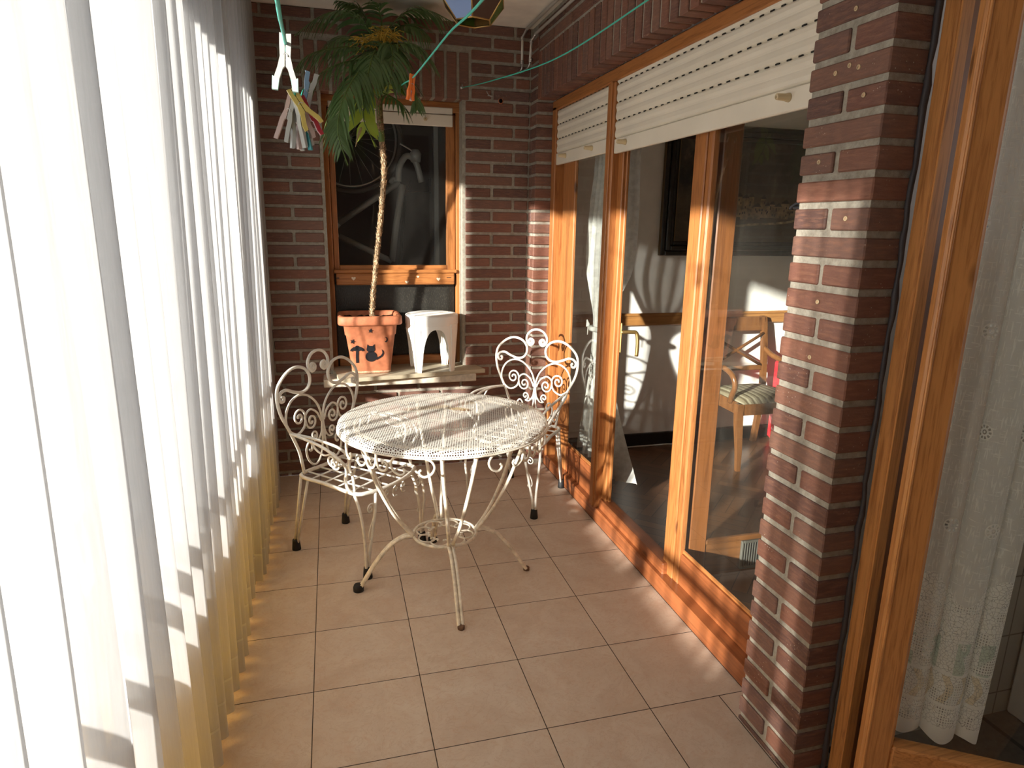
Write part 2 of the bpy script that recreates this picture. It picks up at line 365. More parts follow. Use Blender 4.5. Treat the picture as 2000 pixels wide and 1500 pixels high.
def m_parquet():
    t = NT('parquet'); p = t.pos()
    mp = t.new('ShaderNodeMapping'); mp.inputs['Rotation'].default_value = (0, 0, PI / 4); t.put(mp.inputs['Vector'], p)
    x, y, z = t.sep(mp.outputs[0])
    W_ = .06
    chk = t.math('MODULO', t.math('ADD', t.math('FLOOR', t.math('DIVIDE', x, .24)), t.math('FLOOR', t.math('DIVIDE', y, .24))), 2.0)
    st = t.math('ADD', t.math('MULTIPLY', t.math('ABSOLUTE', chk), x), t.math('MULTIPLY', t.math('SUBTRACT', 1.0, t.math('ABSOLUTE', chk)), y))
    k = t.math('DIVIDE', st, W_); fr = t.math('FRACT', k)
    wn = t.new('ShaderNodeTexWhiteNoise', noise_dimensions='3D'); t.put(wn.inputs['Vector'], t.comb(t.math('FLOOR', k), t.math('FLOOR', t.math('DIVIDE', x, .24)), t.math('FLOOR', t.math('DIVIDE', y, .24))))
    n = t.noise(p, 60, 4, .6)
    c = t.ramp(t.math('ADD', t.math('MULTIPLY', wn.outputs['Value'], .7), t.math('MULTIPLY', n, .3)), (.1, (.085, .04, .02)), (.9, (.17, .085, .042)))
    gap = t.math('LESS_THAN', t.math('MINIMUM', fr, t.math('SUBTRACT', 1.0, fr)), .03)
    c = t.mix(gap, c, (.025, .012, .008))
    return t.done(t.bsdf(c, .3, .45))
M['parquet'] = m_parquet()
def m_ktile():
    t = NT('kitchen_tile'); p = t.pos(); x, y, z = t.sep(p)
    fx = t.math('FRACT', t.math('DIVIDE', x, .20)); fz = t.math('FRACT', t.math('DIVIDE', t.math('SUBTRACT', z, .075), .195))
    g = t.math('LESS_THAN', t.math('MINIMUM', t.math('MINIMUM', fz, t.math('SUBTRACT', 1.0, fz)), t.math('MINIMUM', fx, t.math('SUBTRACT', 1.0, fx))), .012)
    return t.done(t.bsdf(t.mix(g, (.40, .385, .34), (.16, .15, .13)), .3, .5))
M['ktile'] = m_ktile()
def m_kfloor():
    t = NT('kitchen_floor'); p = t.pos(); x, y, z = t.sep(p)
    f = t.math('FRACT', t.math('DIVIDE', t.math('SUBTRACT', x, 1.61), .335)); g = t.math('LESS_THAN', f, .045)
    n = t.noise(p, 45, 4); sp = t.ramp(t.voro(p, 60), (.05, 1.0), (.12, 0.0))
    c = t.mix(g, t.ramp(n, (.3, (.075, .062, .05)), (.7, (.12, .10, .085))), (.02, .017, .015)); c = t.mix(t.math('MULTIPLY', sp, .3), c, (.4, .38, .34))
    return t.done(t.bsdf(c, .45, .4))
M['kfloor'] = m_kfloor()
def m_stripe():
    t = NT('striped_upholstery'); p = t.obj(); x, y, z = t.sep(p); n = t.noise(p, 90, 3)
    s = t.math('SINE', t.math('MULTIPLY', x, 145.0)); s2 = t.math('SINE', t.math('MULTIPLY', x, 290.0))
    f = t.math('ADD', t.math('MULTIPLY', s, .35), t.math('ADD', t.math('MULTIPLY', s2, .2), .5))
    c = t.ramp(f, (.15, (.10, .075, .04)), (.5, (.24, .205, .13)), (.85, (.42, .38, .27)))
    return t.done(t.bsdf(t.mix(t.math('MULTIPLY', n, .35), c, (.2, .17, .11)), .85, .2))
M['stripe'] = m_stripe()
def m_painting():
    t = NT('dark_oil_paint'); p = t.obj(); x, y, z = t.sep(p)
    n = t.noise(p, 9, 6, .65, 1.0); n2 = t.noise(t.vmath('MULTIPLY', p, V(1, 1, 3)), 16, 5, .7)
    g = t.math('ADD', n, t.math('MULTIPLY', t.math('ABSOLUTE', z), .2))
    c = t.ramp(g, (.4, (.014, .012, .009)), (.58, (.05, .04, .028)), (.75, (.13, .105, .07)))
    low = t.ramp(t.math('ADD', z, t.math('MULTIPLY', n2, .1)), (.0, 1.0), (.10, 0.0))
    c = t.mix(t.math('MULTIPLY', low, t.math('MULTIPLY', n2, .8)), c, (.16, .115, .055))
    return t.done(t.bsdf(c, .35, .5, normal=t.bump(n2, .5, .003)))
M['painting'] = m_painting()
M['paint_house'] = plain('paint_house', (.26, .18, .10), .5, .4, 0, 25, .35)
M['paint_dark'] = plain('paint_dark', (.012, .010, .007), .5, .4)
M['paint_road'] = plain('paint_road', (.34, .26, .15), .5, .4, 0, 30, .4)

# ------------------------------------------------------------------ mesh helpers
class MB:
    def __init__(s): s.v = []; s.f = []; s.m = []; s.s = []; s.uvs = {}
    def add(s, verts, faces, mi=0, smooth=False):
        o = len(s.v); s.v += [tuple(q) for q in verts]
        for f in faces: s.f.append(tuple(i + o for i in f)); s.m.append(mi); s.s.append(smooth)
        return o
    def box(s, x0, x1, y0, y1, z0, z1, c=0.0, mi=0, mat=None):
        if c <= 0:
            vs = [(x, y, z) for x in (x0, x1) for y in (y0, y1) for z in (z0, z1)]
            fs = [(0, 1, 3, 2), (4, 6, 7, 5), (0, 4, 5, 1), (2, 3, 7, 6), (0, 2, 6, 4), (1, 5, 7, 3)]
        else:
            c = min(c, (x1 - x0) * .45, (y1 - y0) * .45, (z1 - z0) * .45)
            lo, hi = (x0, y0, z0), (x1, y1, z1); vs = []; idx = {}
            for sx in (0, 1):
                for sy in (0, 1):
                    for sz in (0, 1):
                        for a in range(3):
                            q = []
                            for k, sg in enumerate((sx, sy, sz)):
                                b = hi[k] if sg else lo[k]
                                if k != a: b += -c if sg else c
                                q.append(b)
                            idx[sx, sy, sz, a] = len(vs); vs.append(tuple(q))
            fs = []
            for a in range(3):
                for sg in (0, 1):
                    r = [(0, 0), (1, 0), (1, 1), (0, 1)]; q = []
                    for i, j in r:
                        k = [i, j]; k.insert(a, sg); q.append(idx[(*k, a)])
                    fl = (sg == 1) ^ (a == 1)
                    fs.append(tuple(q) if fl else tuple(q[::-1]))
            for a in range(3):
                o = [k for k in range(3) if k != a]
                for i in (0, 1):
                    for j in (0, 1):
                        k0 = [0, 0, 0]; k1 = [0, 0, 0]; k1[a] = 1
                        for k in (k0, k1): k[o[0]] = i; k[o[1]] = j
                        fs.append((idx[(*k0, o[0])], idx[(*k1, o[0])], idx[(*k1, o[1])], idx[(*k0, o[1])]))
            for sx in (0, 1):
                for sy in (0, 1):
                    for sz in (0, 1): fs.append(tuple(idx[sx, sy, sz, a] for a in range(3)))
        if mat is not None: vs = [tuple(mat @ Vector(q)) for q in vs]
        s.add(vs, fs, mi)
    def tube(s, pts, r, n=8, closed=False, mi=0, cap=True):
        P = [Vector(p) for p in pts]; k = len(P)
        if k < 2: return
        R = r if isinstance(r, (list, tuple)) else [r] * k
        T = []
        for i in range(k):
            if closed: d = P[(i + 1) % k] - P[i - 1]
            else: d = P[min(i + 1, k - 1)] - P[max(i - 1, 0)]
            if d.length < 1e-9: d = Vector((0, 0, 1))
            T.append(d.normalized())
        a = Vector((0, 0, 1)) if abs(T[0].z) < .9 else Vector((1, 0, 0))
        N = (a - T[0] * a.dot(T[0])).normalized(); vs = []
        for i in range(k):
            N = N - T[i] * N.dot(T[i])
            if N.length < 1e-6:
                a = Vector((1, 0, 0)); N = a - T[i] * a.dot(T[i])
            N.normalize(); B = T[i].cross(N)
            for j in range(n):
                an = 2 * PI * j / n
                vs.append(P[i] + (N * math.cos(an) + B * math.sin(an)) * R[i])
        fs = []
        for i in range(k if closed else k - 1):
            i2 = (i + 1) % k
            for j in range(n):
                j2 = (j + 1) % n; fs.append((i * n + j, i * n + j2, i2 * n + j2, i2 * n + j))
        if cap and not closed: fs.append(tuple(range(n))[::-1]); fs.append(tuple((k - 1) * n + j for j in range(n)))
        s.add(vs, fs, mi, True)
    def lathe(s, prof, n=24, c=(0, 0), mi=0, axis='z', sx=1.0):
        vs = []; fs = []; k = len(prof)
        for r, z in prof:
            for j in range(n):
                a = 2 * PI * j / n; vs.append((c[0] + r * math.cos(a) * sx, c[1] + r * math.sin(a), z))
        for i in range(k - 1):
            for j in range(n):
                j2 = (j + 1) % n; fs.append((i * n + j, i * n + j2, (i + 1) * n + j2, (i + 1) * n + j))
        if prof[0][0] > 1e-6: fs.append(tuple(range(n))[::-1])
        if prof[-1][0] > 1e-6: fs.append(tuple((k - 1) * n + j for j in range(n)))
        s.add(vs, fs, mi, True)
    def loft(s, rings, mi=0, smooth=False, cap=True):
        n = len(rings[0]); vs = [q for r in rings for q in r]; fs = []
        for i in range(len(rings) - 1):
            for j in range(n):
                j2 = (j + 1) % n; fs.append((i * n + j, i * n + j2, (i + 1) * n + j2, (i + 1) * n + j))
        if cap: fs.append(tuple(range(n))[::-1]); fs.append(tuple((len(rings) - 1) * n + j for j in range(n)))
        s.add(vs, fs, mi, smooth)
    def grid(s, rows, mi=0, smooth=True, uv=None):
        m = len(rows[0]); o = len(s.v); s.v += [tuple(q) for r in rows for q in r]
        for i in range(len(rows) - 1):
            for j in range(m - 1):
                s.f.append((o + i * m + j, o + i * m + j + 1, o + (i + 1) * m + j + 1, o + (i + 1) * m + j)); s.m.append(mi); s.s.append(smooth)
        if uv:
            for i, r in enumerate(uv):
                for j, q in enumerate(r): s.uvs[o + i * m + j] = q
    def prism(s, poly, d, mi=0, mat=None):
        n = len(poly); a = [Vector((x, 0, z)) for x, z in poly]; b = [Vector((x, d, z)) for x, z in poly]
        vs = a + b
        if mat is not None: vs = [mat @ q for q in vs]
        s.add(vs, [tuple(range(n))[::-1], tuple(range(n, 2 * n))] + [(i, (i + 1) % n, n + (i + 1) % n, n + i) for i in range(n)], mi)
    def build(s, name, mats, parent=None, loc=(0, 0, 0), rotz=0.0):
        me = bpy.data.meshes.new(name); me.from_pydata(s.v, [], s.f)
        if not isinstance(mats, (list, tuple)): mats = [mats]
        for m in mats: me.materials.append(m)
        me.polygons.foreach_set('material_index', s.m); me.polygons.foreach_set('use_smooth', s.s)
        if s.uvs:
            ul = me.uv_layers.new(name='UVMap')
            for lp in me.loops: ul.data[lp.index].uv = s.uvs.get(lp.vertex_index, (0, 0))
        me.update()
        import bmesh
        bm = bmesh.new(); bm.from_mesh(me)
        if not s.uvs: bmesh.ops.recalc_face_normals(bm, faces=bm.faces)
        bm.to_mesh(me); bm.free()
        o = bpy.data.objects.new(name, me); COL.objects.link(o); o.location = loc; o.rotation_euler = (0, 0, rotz)
        if parent is not None: o.parent = parent
        return o
def tag(o, label=None, cat=None, group=None, kind=None):
    for k, v in (('label', label), ('category', cat), ('group', group), ('kind', kind)):
        if v: o[k] = v
    return o
def empty(name, loc, rotz=0.0):
    o = bpy.data.objects.new(name, None); COL.objects.link(o); o.location = loc; o.rotation_euler = (0, 0, rotz); o.empty_display_size = .05
    return o
def copy_tree(o, parent=None):
    c = o.copy(); COL.objects.link(c)
    if parent is not None: c.parent = parent
    for ch in list(o.children): copy_tree(ch, c)
    return c
def struct(mb, name, mats, **k):
    o = mb.build(name, mats, **k); o['kind'] = 'structure'; return o
def cr(pts, sub=6, closed=False):
    P = [Vector(p) if len(p) == 3 else Vector((p[0], p[1], 0)) for p in pts]; n = len(P); out = []
    for i in range(n if closed else n - 1):
        g = (lambda k: P[k % n]) if closed else (lambda k: P[max(0, min(n - 1, k))])
        a, b, c, d = g(i - 1), g(i), g(i + 1), g(i + 2)
        for j in range(sub):
            t = j / sub
            out.append(.5 * ((2 * b) + (c - a) * t + (2 * a - 5 * b + 4 * c - d) * t * t + (3 * b - a - 3 * c + d) * t ** 3))
    if not closed: out.append(P[-1])
    return out
def spiral(cx, cy, r0, r1, a0, turns, n=None):
    """2-D points from radius r0 (centre) to r1, ending at angle a0"""
    n = n or int(abs(turns) * 16) + 4; out = []
    for i in range(n + 1):
        t = i / n; a = a0 - turns * 2 * PI * (1 - t); r = r0 + (r1 - r0) * t
        out.append((cx + r * math.cos(a), cy + r * math.sin(a)))
    return out

# ------------------------------------------------------------------ bricks
CH, JT = 0.0645, 0.0165           # course height and joint
def brick_box(mb, x0, x1, y0, y1, z0, z1):
    j = lambda a=.0015: random.uniform(-a, a)
    mb.box(x0 + j(), x1 + j(), y0 + j(.001), y1 + j(.001), z0 + j(.001), z1 + j(.001), .003, 0)

FLZ = .05                          # floor level of the rooms indoors
# ---- balcony floor / ceiling
b = MB(); b.box(-.62, 1.40, -3.2, 2.225, -.12, 0.0)
struct(b, 'floor', M['tiles'])
b = MB(); b.box(-.62, 1.32, -3.2, 2.225, 2.465, 2.6); b.box(1.32, 4.3, -3.2, 4.3, 2.465, 2.6); b.box(-.62, 1.32, 2.225, 4.3, 2.465, 2.6)
struct(b, 'ceiling', M['plaster'])

# ---- back wall: brick with a window opening
WX0, WX1, WZ0, WZ1 = .092, .852, .585, 2.078
b = MB(); YB = 2.225
def course_z(k): return .0295 + k * CH
def back_row(k, xs, z0=None, z1=None):
    z0 = course_z(k); z1 = z0 + CH - JT; z0 = max(0.0, z0); z1 = min(z1, 2.462)
    for a, c in zip(xs[:-1], xs[1:]): brick_box(b, a + JT / 2, c - JT / 2, YB, YB + .13, z0, z1)
k = -1
ZS = 2.078                          # soldier course starts here
while course_z(k) < 2.45:
    z = course_z(k)
    left_edges = [-.60, -.47, -.215, .04 + .052] if k % 2 else [-.60, -.345, -.09 + .02, .092]
    if z + CH < WZ0 + .02:
        xs = [-.60, -.42, -.17, .08, .33, .58, .83, 1.08, 1.229] if k % 2 else [-.60, -.54, -.29, -.04, .21, .46, .71, .96, 1.229]
        back_row(k, xs)
    elif z < ZS - .02:
        back_row(k, left_edges); back_row(k, [WX1, 1.135, 1.229] if k % 2 else [WX1, 1.01, 1.229])
    elif z < ZS + .235:
        back_row(k, [-.60, -.47, -.215, .02] if k % 2 else [-.60, -.345, -.09, .02])
        back_row(k, [.885, 1.135, 1.229] if k % 2 else [.885, 1.01, 1.229])
    else:
        back_row(k, [-.60, -.42, -.17, .08, .33, .58, .885, 1.135, 1.229] if k % 2 else [-.60, -.54, -.29, -.04, .21, .46, .71, 1.01, 1.229])
    k += 1
x = .02
while x < .87:                      # upright bricks over the window
    brick_box(b, x + JT / 2, x + .0665 - JT / 2, YB, YB + .10, ZS + .004, ZS + .238); x += .0665
m_ = .009
for q in ((-.62, WX0 + m_, 0, 2.465), (WX1 - m_, 1.24, 0, 2.465), (WX0 + m_, WX1 - m_, 0, WZ0), (WX0 + m_, WX1 - m_, WZ1 + .006, 2.465)):
    b.box(q[0], q[1], YB + .008, YB + .17, q[2], q[3], 0, 1)
struct(b, 'wall_back', [M['brick'], M['mortar']])
# ---- corner column at the far end of the door
b = MB(); XC, YC = 1.229, 2.110
for k in range(33):
    z = course_z(k)
    if z + CH > 2.12: break
    if k % 2: brick_box(b, XC, 1.331, YC, YB + .03, z, z + CH - JT)
    else:
        brick_box(b, XC, 1.331, YC, YC + .062, z, z + CH - JT); brick_box(b, XC, 1.331, YC + .073, YB + .03, z, z + CH - JT)
for k in range(32, 40):
    z = course_z(k)
    if z + CH > 2.465: break
    brick_box(b, XC, 1.331, YC, YB + .03, z, z + CH - JT)
b.box(XC + .008, 1.331, YC + .008, YB + .02, 0, 2.465, 0, 1)
struct(b, 'wall_column', [M['brick'], M['mortar']])
# ---- lintel over the door: upright bricks, soffit visible, two flat courses on top
b = MB(); y = 2.105; LZ = 2.085
while y > -.33:
    brick_box(b, XC, 1.325, y - .0665 + JT / 2 + .002, y - JT / 2 + .002, LZ, LZ + .235); y -= .0665
for r in range(2):
    y = 2.105 + .1 * r
    while y > -.33:
        brick_box(b, XC, 1.325, max(-.335, y - .245), min(y, 2.105), LZ + .248 + r * CH, LZ + .248 + r * CH + CH - JT); y -= .2575
b.box(XC + .007, 1.325, -.335, 2.105, LZ + .006, 2.465, 0, 1)
struct(b, 'wall_lintel', [M['brick'], M['mortar']])
# ---- brick pillar between the door and the kitchen door
b = MB(); PY0, PY1 = -.337, -.097
k = 0
while True:
    z1 = .0775 + k * .06345; z0 = z1 - .0475
    if z0 > 2.06: break
    if k % 2 == 1: brick_box(b, XC, 1.330, PY0, PY1, max(.0, z0), z1)
    else:
        ym = PY0 + .122 + random.uniform(-.006, .006)
        brick_box(b, XC, 1.330, PY0, ym - .008, max(.0, z0), z1); brick_box(b, XC, 1.330, ym + .008, PY1, max(.0, z0), z1)
    k += 1
brick_box(b, XC, 1.330, PY0, PY1, .0, .0125)
b.box(XC + .006, 1.330, PY0 + .006, PY1 - .006, 0, LZ, 0, 1)
struct(b, 'wall_pillar', [M['brick'], M['mortar']])
# ---- left side: parapet under the windows, header, solid wall behind the camera
b = MB(); b.box(-.62, -.45, -2.35, 2.225, 0, .07); b.box(-.62, -.45, -2.35, 2.225, 2.12, 2.465); b.box(-.62, -.45, -2.35, -1.61, .07, 2.12)
b.box(-.62, -.45, 1.72, 2.225, .07, 2.12); b.box(-.56, -.48, 1.03, 1.18, .50, 2.12)
struct(b, 'wall_left', M['white_wall'])
b = MB(); b.box(-.62, 1.335, -2.35, -2.2, 0, 2.465)
struct(b, 'wall_behind_camera', M['brick'])
b = MB(); b.box(1.331, 4.3, -3.3, -3.2, -.1, 2.6)
struct(b, 'wall_kitchen_end', M['white_wall'])
# ---- shell of the rooms indoors
b = MB(); b.box(1.331, 4.2, 2.15, 2.285, 0, 2.465)
struct(b, 'wall_living_room', M['white_wall'])
b = MB(); b.box(4.2, 4.3, -.262, 4.3, -.1, 2.6); b.box(3.0, 3.1, -3.2, -2.8, -.1, 2.6); b.box(3.0, 3.1, -2.8, -.262, -.1, .06); b.box(3.0, 3.1, -2.8, -.262, 2.4, 2.6); b.box(3.0, 3.1, -.45, -.262, .06, 2.4)  # unseen opening on the kitchen side, added to let sky light onto the lace
struct(b, 'wall_right', M['white_wall'])
b = MB(); b.box(1.50, 4.2, -.262, -.12, 0, 2.465, 0, 0)
struct(b, 'wall_divider', M['white_wall'])
b = MB(); b.box(1.331, 1.50, -.262, -.10, 0, 2.465); b.box(1.331, 1.44, -.10, 2.15, 2.10, 2.465); b.box(1.331, 1.44, 2.10, 2.15, 0, 2.10); b.box(1.331, 1.50, -3.2, -1.42, 0, 2.465); b.box(1.331, 1.5, -1.42, -.262, 2.10, 2.465)
struct(b, 'wall_inner_face', M['white_wall'])
b = MB(); b.box(1.501, 4.2, -.272, -.262, 0, 2.465)
struct(b, 'wall_kitchen', M['ktile'])
b = MB(); b.box(1.40, 4.2, -.19, 2.15, -.1, FLZ)
struct(b, 'floor_living_room', M['parquet'])
b = MB(); b.box(1.40, 4.2, -3.2, -.19, -.1, 0.0)
struct(b, 'floor_kitchen', M['kfloor'])
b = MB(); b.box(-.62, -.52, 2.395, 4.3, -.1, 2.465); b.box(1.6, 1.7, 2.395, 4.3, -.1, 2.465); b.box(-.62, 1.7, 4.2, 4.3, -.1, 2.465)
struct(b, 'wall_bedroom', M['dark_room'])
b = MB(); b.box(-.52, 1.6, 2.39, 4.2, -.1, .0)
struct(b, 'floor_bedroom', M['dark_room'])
b = MB(); b.box(1.44, 4.2, 2.125, 2.15, FLZ, FLZ + .085, .004)
struct(b, 'baseboard_living_room', M['black_base'])
b = MB(); b.box(1.44, 4.2, 2.128, 2.15, .835, .905, .006); b.box(1.44, 4.2, 2.122, 2.15, .895, .912, .004)
struct(b, 'trim_1', M['rail_wood'])

# ------------------------------------------------------------------ left windows (behind the curtain)
def left_window(n, y0, y1):
    b = MB(); X0, X1 = -.545, -.485
    b.box(X0, X1, y0, y0 + .045, .07, 2.12, .004); b.box(X0, X1, y1 - .045, y1, .07, 2.12, .004)
    b.box(X0, X1, y0 + .045, y1 - .045, .07, .12, .004); b.box(X0, X1, y0 + .045, y1 - .045, 2.06, 2.12, .004)
    b.box(X0, X1, y0 + .045, y1 - .045, .49, .545, .004); b.box(X0 + .005, X1 - .005, y0 + .045, y1 - .045, .69, .735, .003)
    o = struct(b, 'window_%d' % n, M['alu'])
    p = MB(); p.box(-.517, -.513, y0 + .04, y1 - .04, .54, 2.065); p.build('pane', M['glass_clean'], o)
    p = MB(); p.box(-.518, -.512, y0 + .04, y1 - .04, .115, .495); tag(p.build('yellow_pane', M['yellow_glass'], o), 'yellow translucent lower pane')
for i, (a, c) in enumerate(((-1.61, -.55), (-.55, .02), (.02, 1.03), (1.18, 1.72))): left_window(i + 2, a, c)
b = MB(); b.box(-.545, -.485, 1.03, 1.18, .07, .12, .004); b.box(-.545, -.485, 1.03, 1.18, .46, .50, .004); o = struct(b, 'window_6', M['alu'])
p = MB(); p.box(-.518, -.512, 1.03, 1.18, .115, .465); tag(p.build('yellow_pane', M['yellow_glass'], o), 'yellow translucent lower pane')

# ------------------------------------------------------------------ curtains
def fold_curve(peaks, xf, xb):
    out = []; s = 0.0; pv = None
    for i in range(len(peaks) - 1):
        a, c = peaks[i], peaks[i + 1]; dep = xb - xf + random.uniform(-.02, .02); sk = random.uniform(-.12, .12); w2 = random.uniform(.0, .010)
        for j in range(18):
            u = j / 18; y = a + (c - a) * (u + sk * math.sin(2 * PI * u) / 2 )
            x = xf + dep * (.5 - .5 * math.cos(2 * PI * u)) + w2 * math.sin(4 * PI * u)
            if pv: s += math.hypot(x - pv[0], y - pv[1])
            pv = (x, y); out.append((x, y, s))
    return out
def sheer(name, peaks, xf, xb, zt, zb_fn, label):
    cur = fold_curve(peaks, xf, xb); rows = []; uvs = []; NZ = 22
    for i in range(NZ + 1):
        t = i / NZ; r = []; ru = []
        for j, (x, y, s) in enumerate(cur):
            zb = zb_fn(y); z = zb + (zt - zb) * t ** 1.15
            amp = 1.0 - .35 * t + .10 * math.sin(j * .11 + 2.0 * t)
            wob = .008 * math.sin(3.1 * t + j * .05)
            r.append((xf + (x - xf) * amp + wob * (1 - t) + .015 * t, y + .01 * math.sin(5 * t + j * .033), z)); ru.append((s, z - zb))
        rows.append(r); uvs.append(ru)
    b = MB(); b.grid(rows, 0, True, uvs); o = b.build(name, M['sheer']); tag(o, label, 'curtain', 'sheer curtains along the windows'); return o
PK_A = [-2.15, -2.0, -1.85, -1.76, -1.70, -1.63, -1.57, -1.51, -1.46, -1.40, -1.35, -1.29, -1.24, -1.18, -1.12, -1.07, -1.01, -.93, -.85, -.735, -.589, -.47, -.35, -.22, -.08, .057, .16, .266, .37, .46, .54, .65, .76, .88, .987]
sheer('sheer_curtain', PK_A, -.218, -.335, 2.43, lambda y: .022, 'nearest white sheer curtain hanging to the tiles in deep folds')
PK_B = [1.0, 1.06, 1.14, 1.24, 1.34, 1.44, 1.54, 1.64, 1.74, 1.83, 1.92, 2.0, 2.06, 2.12]
sheer('sheer_curtain', PK_B, -.205, -.315, 2.43, lambda y: .022 + max(0, min(1, (y - 1.93) / .05)) * .14, 'far sheer curtain gathered beside the brick back wall')
b = MB(); b.tube([(-.27, -2.19, 2.445), (-.27, 2.15, 2.445)], .012, 8)
tag(b.build('curtain_rail', M['alu']), 'white rail holding the sheer curtains under the ceiling', 'curtain rail')

# ------------------------------------------------------------------ back window
def back_window():
    b = MB(); Y0, Y1 = 2.33, 2.385
    PX, PZ = M['pine_x'], M['pine_z']
    b.box(WX0 - .005, WX0 + .036, Y0, Y1, WZ0, 2.06, .004, 0); b.box(WX1 - .028, WX1 + .005, Y0, Y1, WZ0, 2.06, .004, 0)
    b.box(WX0 - .005, WX1 + .005, Y0 - .006, Y1, 2.028, 2.084, .004, 1)
    b.box(WX0 + .045, WX1 - .040, Y0 - .012, Y1, 1.080, 1.146, .005, 1)
    b.box(WX0 + .045, WX1 - .040, Y0, Y1, WZ0, WZ0 + .075, .004, 1)
    o = struct(b, 'window_1', [PZ, PX])
    s = MB(); x0, x1 = WX0 + .038, WX1 - .030
    s.box(x0, x0 + .030, Y0 + .012, Y1 - .005, 1.150, 2.02, .004, 0); s.box(x1 - .050, x1, Y0 + .012, Y1 - .005, 1.155, 2.02, .004, 0)
    s.box(x0 + .03, x1 - .05, Y0 + .012, Y1 - .005, 1.160, 1.190, .003, 1); s.box(x0 - .004, x1 + .004, Y0 - .016, Y0 + .02, 1.146, 1.166, .004, 1)
    s.box(x0 + .03, x1 - .05, Y0 + .012, Y1 - .005, 1.97, 2.02, .003, 1)
    sh = s.build('sash', [PZ, PX], o)
    p = MB(); p.box(x0 + .025, x1 - .040, 2.358, 2.362, 1.18, 1.98); p.build('pane', M['glass'], sh)
    p = MB(); p.box(WX0 + .04, WX1 - .035, 2.366, 2.374, WZ0 + .07, 1.085); tag(p.build('lower_pane', M['patterned'], o), 'dark patterned glass panel')
    for hx, hz, sz in ((.233, 1.118, .012), (.533, 1.096, .010), (.597, 1.126, .007), (.716, 1.112, .011)):
        q = [];
        for i in range(24):
            a = 2 * PI * i / 24; q.append((hx + sz * math.sin(a) ** 3, hz + sz * (.81 * math.cos(a) - .31 * math.cos(2 * a) - .12 * math.cos(3 * a))))
        h = MB(); h.prism(q, -.0015, 0, Matrix.Translation((0, Y0 - .012, 0))); tag(h.build('heart_sticker', M['sticker'], o), 'pale heart sticker')
    n = MB(); n.box(.135, .155, Y0 - .0135, Y0 - .011, 1.118, 1.123); n.box(.765, .79, Y0 - .0135, Y0 - .011, 1.118, 1.122); n.build('screw_slot', M['black_paint'], o)
back_window()
b = MB(); b.box(.045, .893, 2.078, 2.395, .546, .589, .004); struct(b, 'trim_3', M['sill'])
b = MB(); b.loft([[(x, y, z) for x, y in ((.125, 1.992), (.948, 2.094), (.918, 2.222), (.848, 2.222), (.848, 2.325), (.096, 2.325), (.096, 2.222), (.11, 2.19))] for z in (.590, .612)])
tag(b.build('shelf_board', M['plank']), 'pale weathered board lying on the back window sill', 'board')

# ------------------------------------------------------------------ door set in the right wall
b = MB(); FX0, FX1 = 1.32, 1.40
b.box(FX0, FX1, 2.045, 2.108, 0, 2.05, .004, 0)                       # far jamb
b.box(FX0, FX1, -.098, 2.108, 2.03, 2.083, .005, 1)                   # head
b.box(FX0, FX1, 1.268, 1.345, 0, 2.03, .005, 0)                       # mullion
b.box(FX0 - .008, FX0 + .008, 1.285, 1.30, .07, 2.03, .003, 0)
b.box(1.360, 1.388, .562, .640, .06, 2.03, .004, 0)                        # post of the doorway
b.box(1.364, 1.386, .530, .559, .06, 2.03, .004, 0)
b.box(1.362, FX1, -.098, -.052, 0, 2.03, .004, 0)
b.box(FX0 - .004, FX1 + .05, -.098, 2.108, .0, .072, .006, 2)         # threshold
b.box(1.338, FX1, .60, 1.268, .06, .118, .006, 2)
door = struct(b, 'door_1', [M['pine_z'], M['pine_y'], M['panel_wood']])
def sash(name, y0, y1, zt, pan, x0=1.338, x1=1.385, st0=.06, st1=.06, par=None):
    s = MB(); s.box(x0, x1, y0, y0 + st0, .07, zt, .004, 0); s.box(x0, x1, y1 - st1, y1, .07, zt, .004, 0)
    s.box(x0, x1, y0 + st0, y1 - st1, zt - .07, zt, .004, 1)
    s.box(x0 + .004, x1, y0 + st0, y1 - st1, .07, pan, .004, 2)
    s.box(x0 + .014, x1 - .005, y0 + st0, y1 - st1, pan, pan + .018, .003, 1)
    o = s.build(name, [M['pine_z'], M['pine_y'], M['panel_wood']], par)
    p = MB(); p.box((x0 + x1) / 2 - .002, (x0 + x1) / 2 + .002, y0 + st0 - .004, y1 - st1 + .004, pan + .012, zt - .06); p.build('pane', M['glass'], o)
    return o
def door_sash(n, *a, **k):
    o = sash('door_%d' % n, *a, **k); o['kind'] = 'structure'; return o
door_sash(2, 1.347, 1.962, 2.03, .222, 1.345, 1.363, st0=.02, st1=.178)
b = MB(); b.box(1.375, 1.40, 1.95, 2.05, .07, 2.03); struct(b, 'trim_5', M['pine_z'])
door_sash(3, -.052, .526, 2.03, .200, 1.362, 1.386, st0=.05, st1=.006)
# stile beside the doorway, with the lever handle
b = MB(); b.box(1.352, 1.372, 1.218, 1.267, .118, 2.03, .004, 0); b.box(1.366, 1.380, 1.206, 1.219, .118, 2.03, .003, 0)
st = struct(b, 'trim_4', M['pine_z'])
h = MB(); h.box(1.380, 1.388, 1.205, 1.225, .86, 1.00, .003); h.tube(cr([(1.384, 1.212, .955), (1.43, 1.20, .957), (1.455, 1.195, .95), (1.46, 1.19, .90), (1.458, 1.19, .845)], 5), .009, 8)
tag(h.build('lever_handle', M['brass'], st), 'brass lever handle')
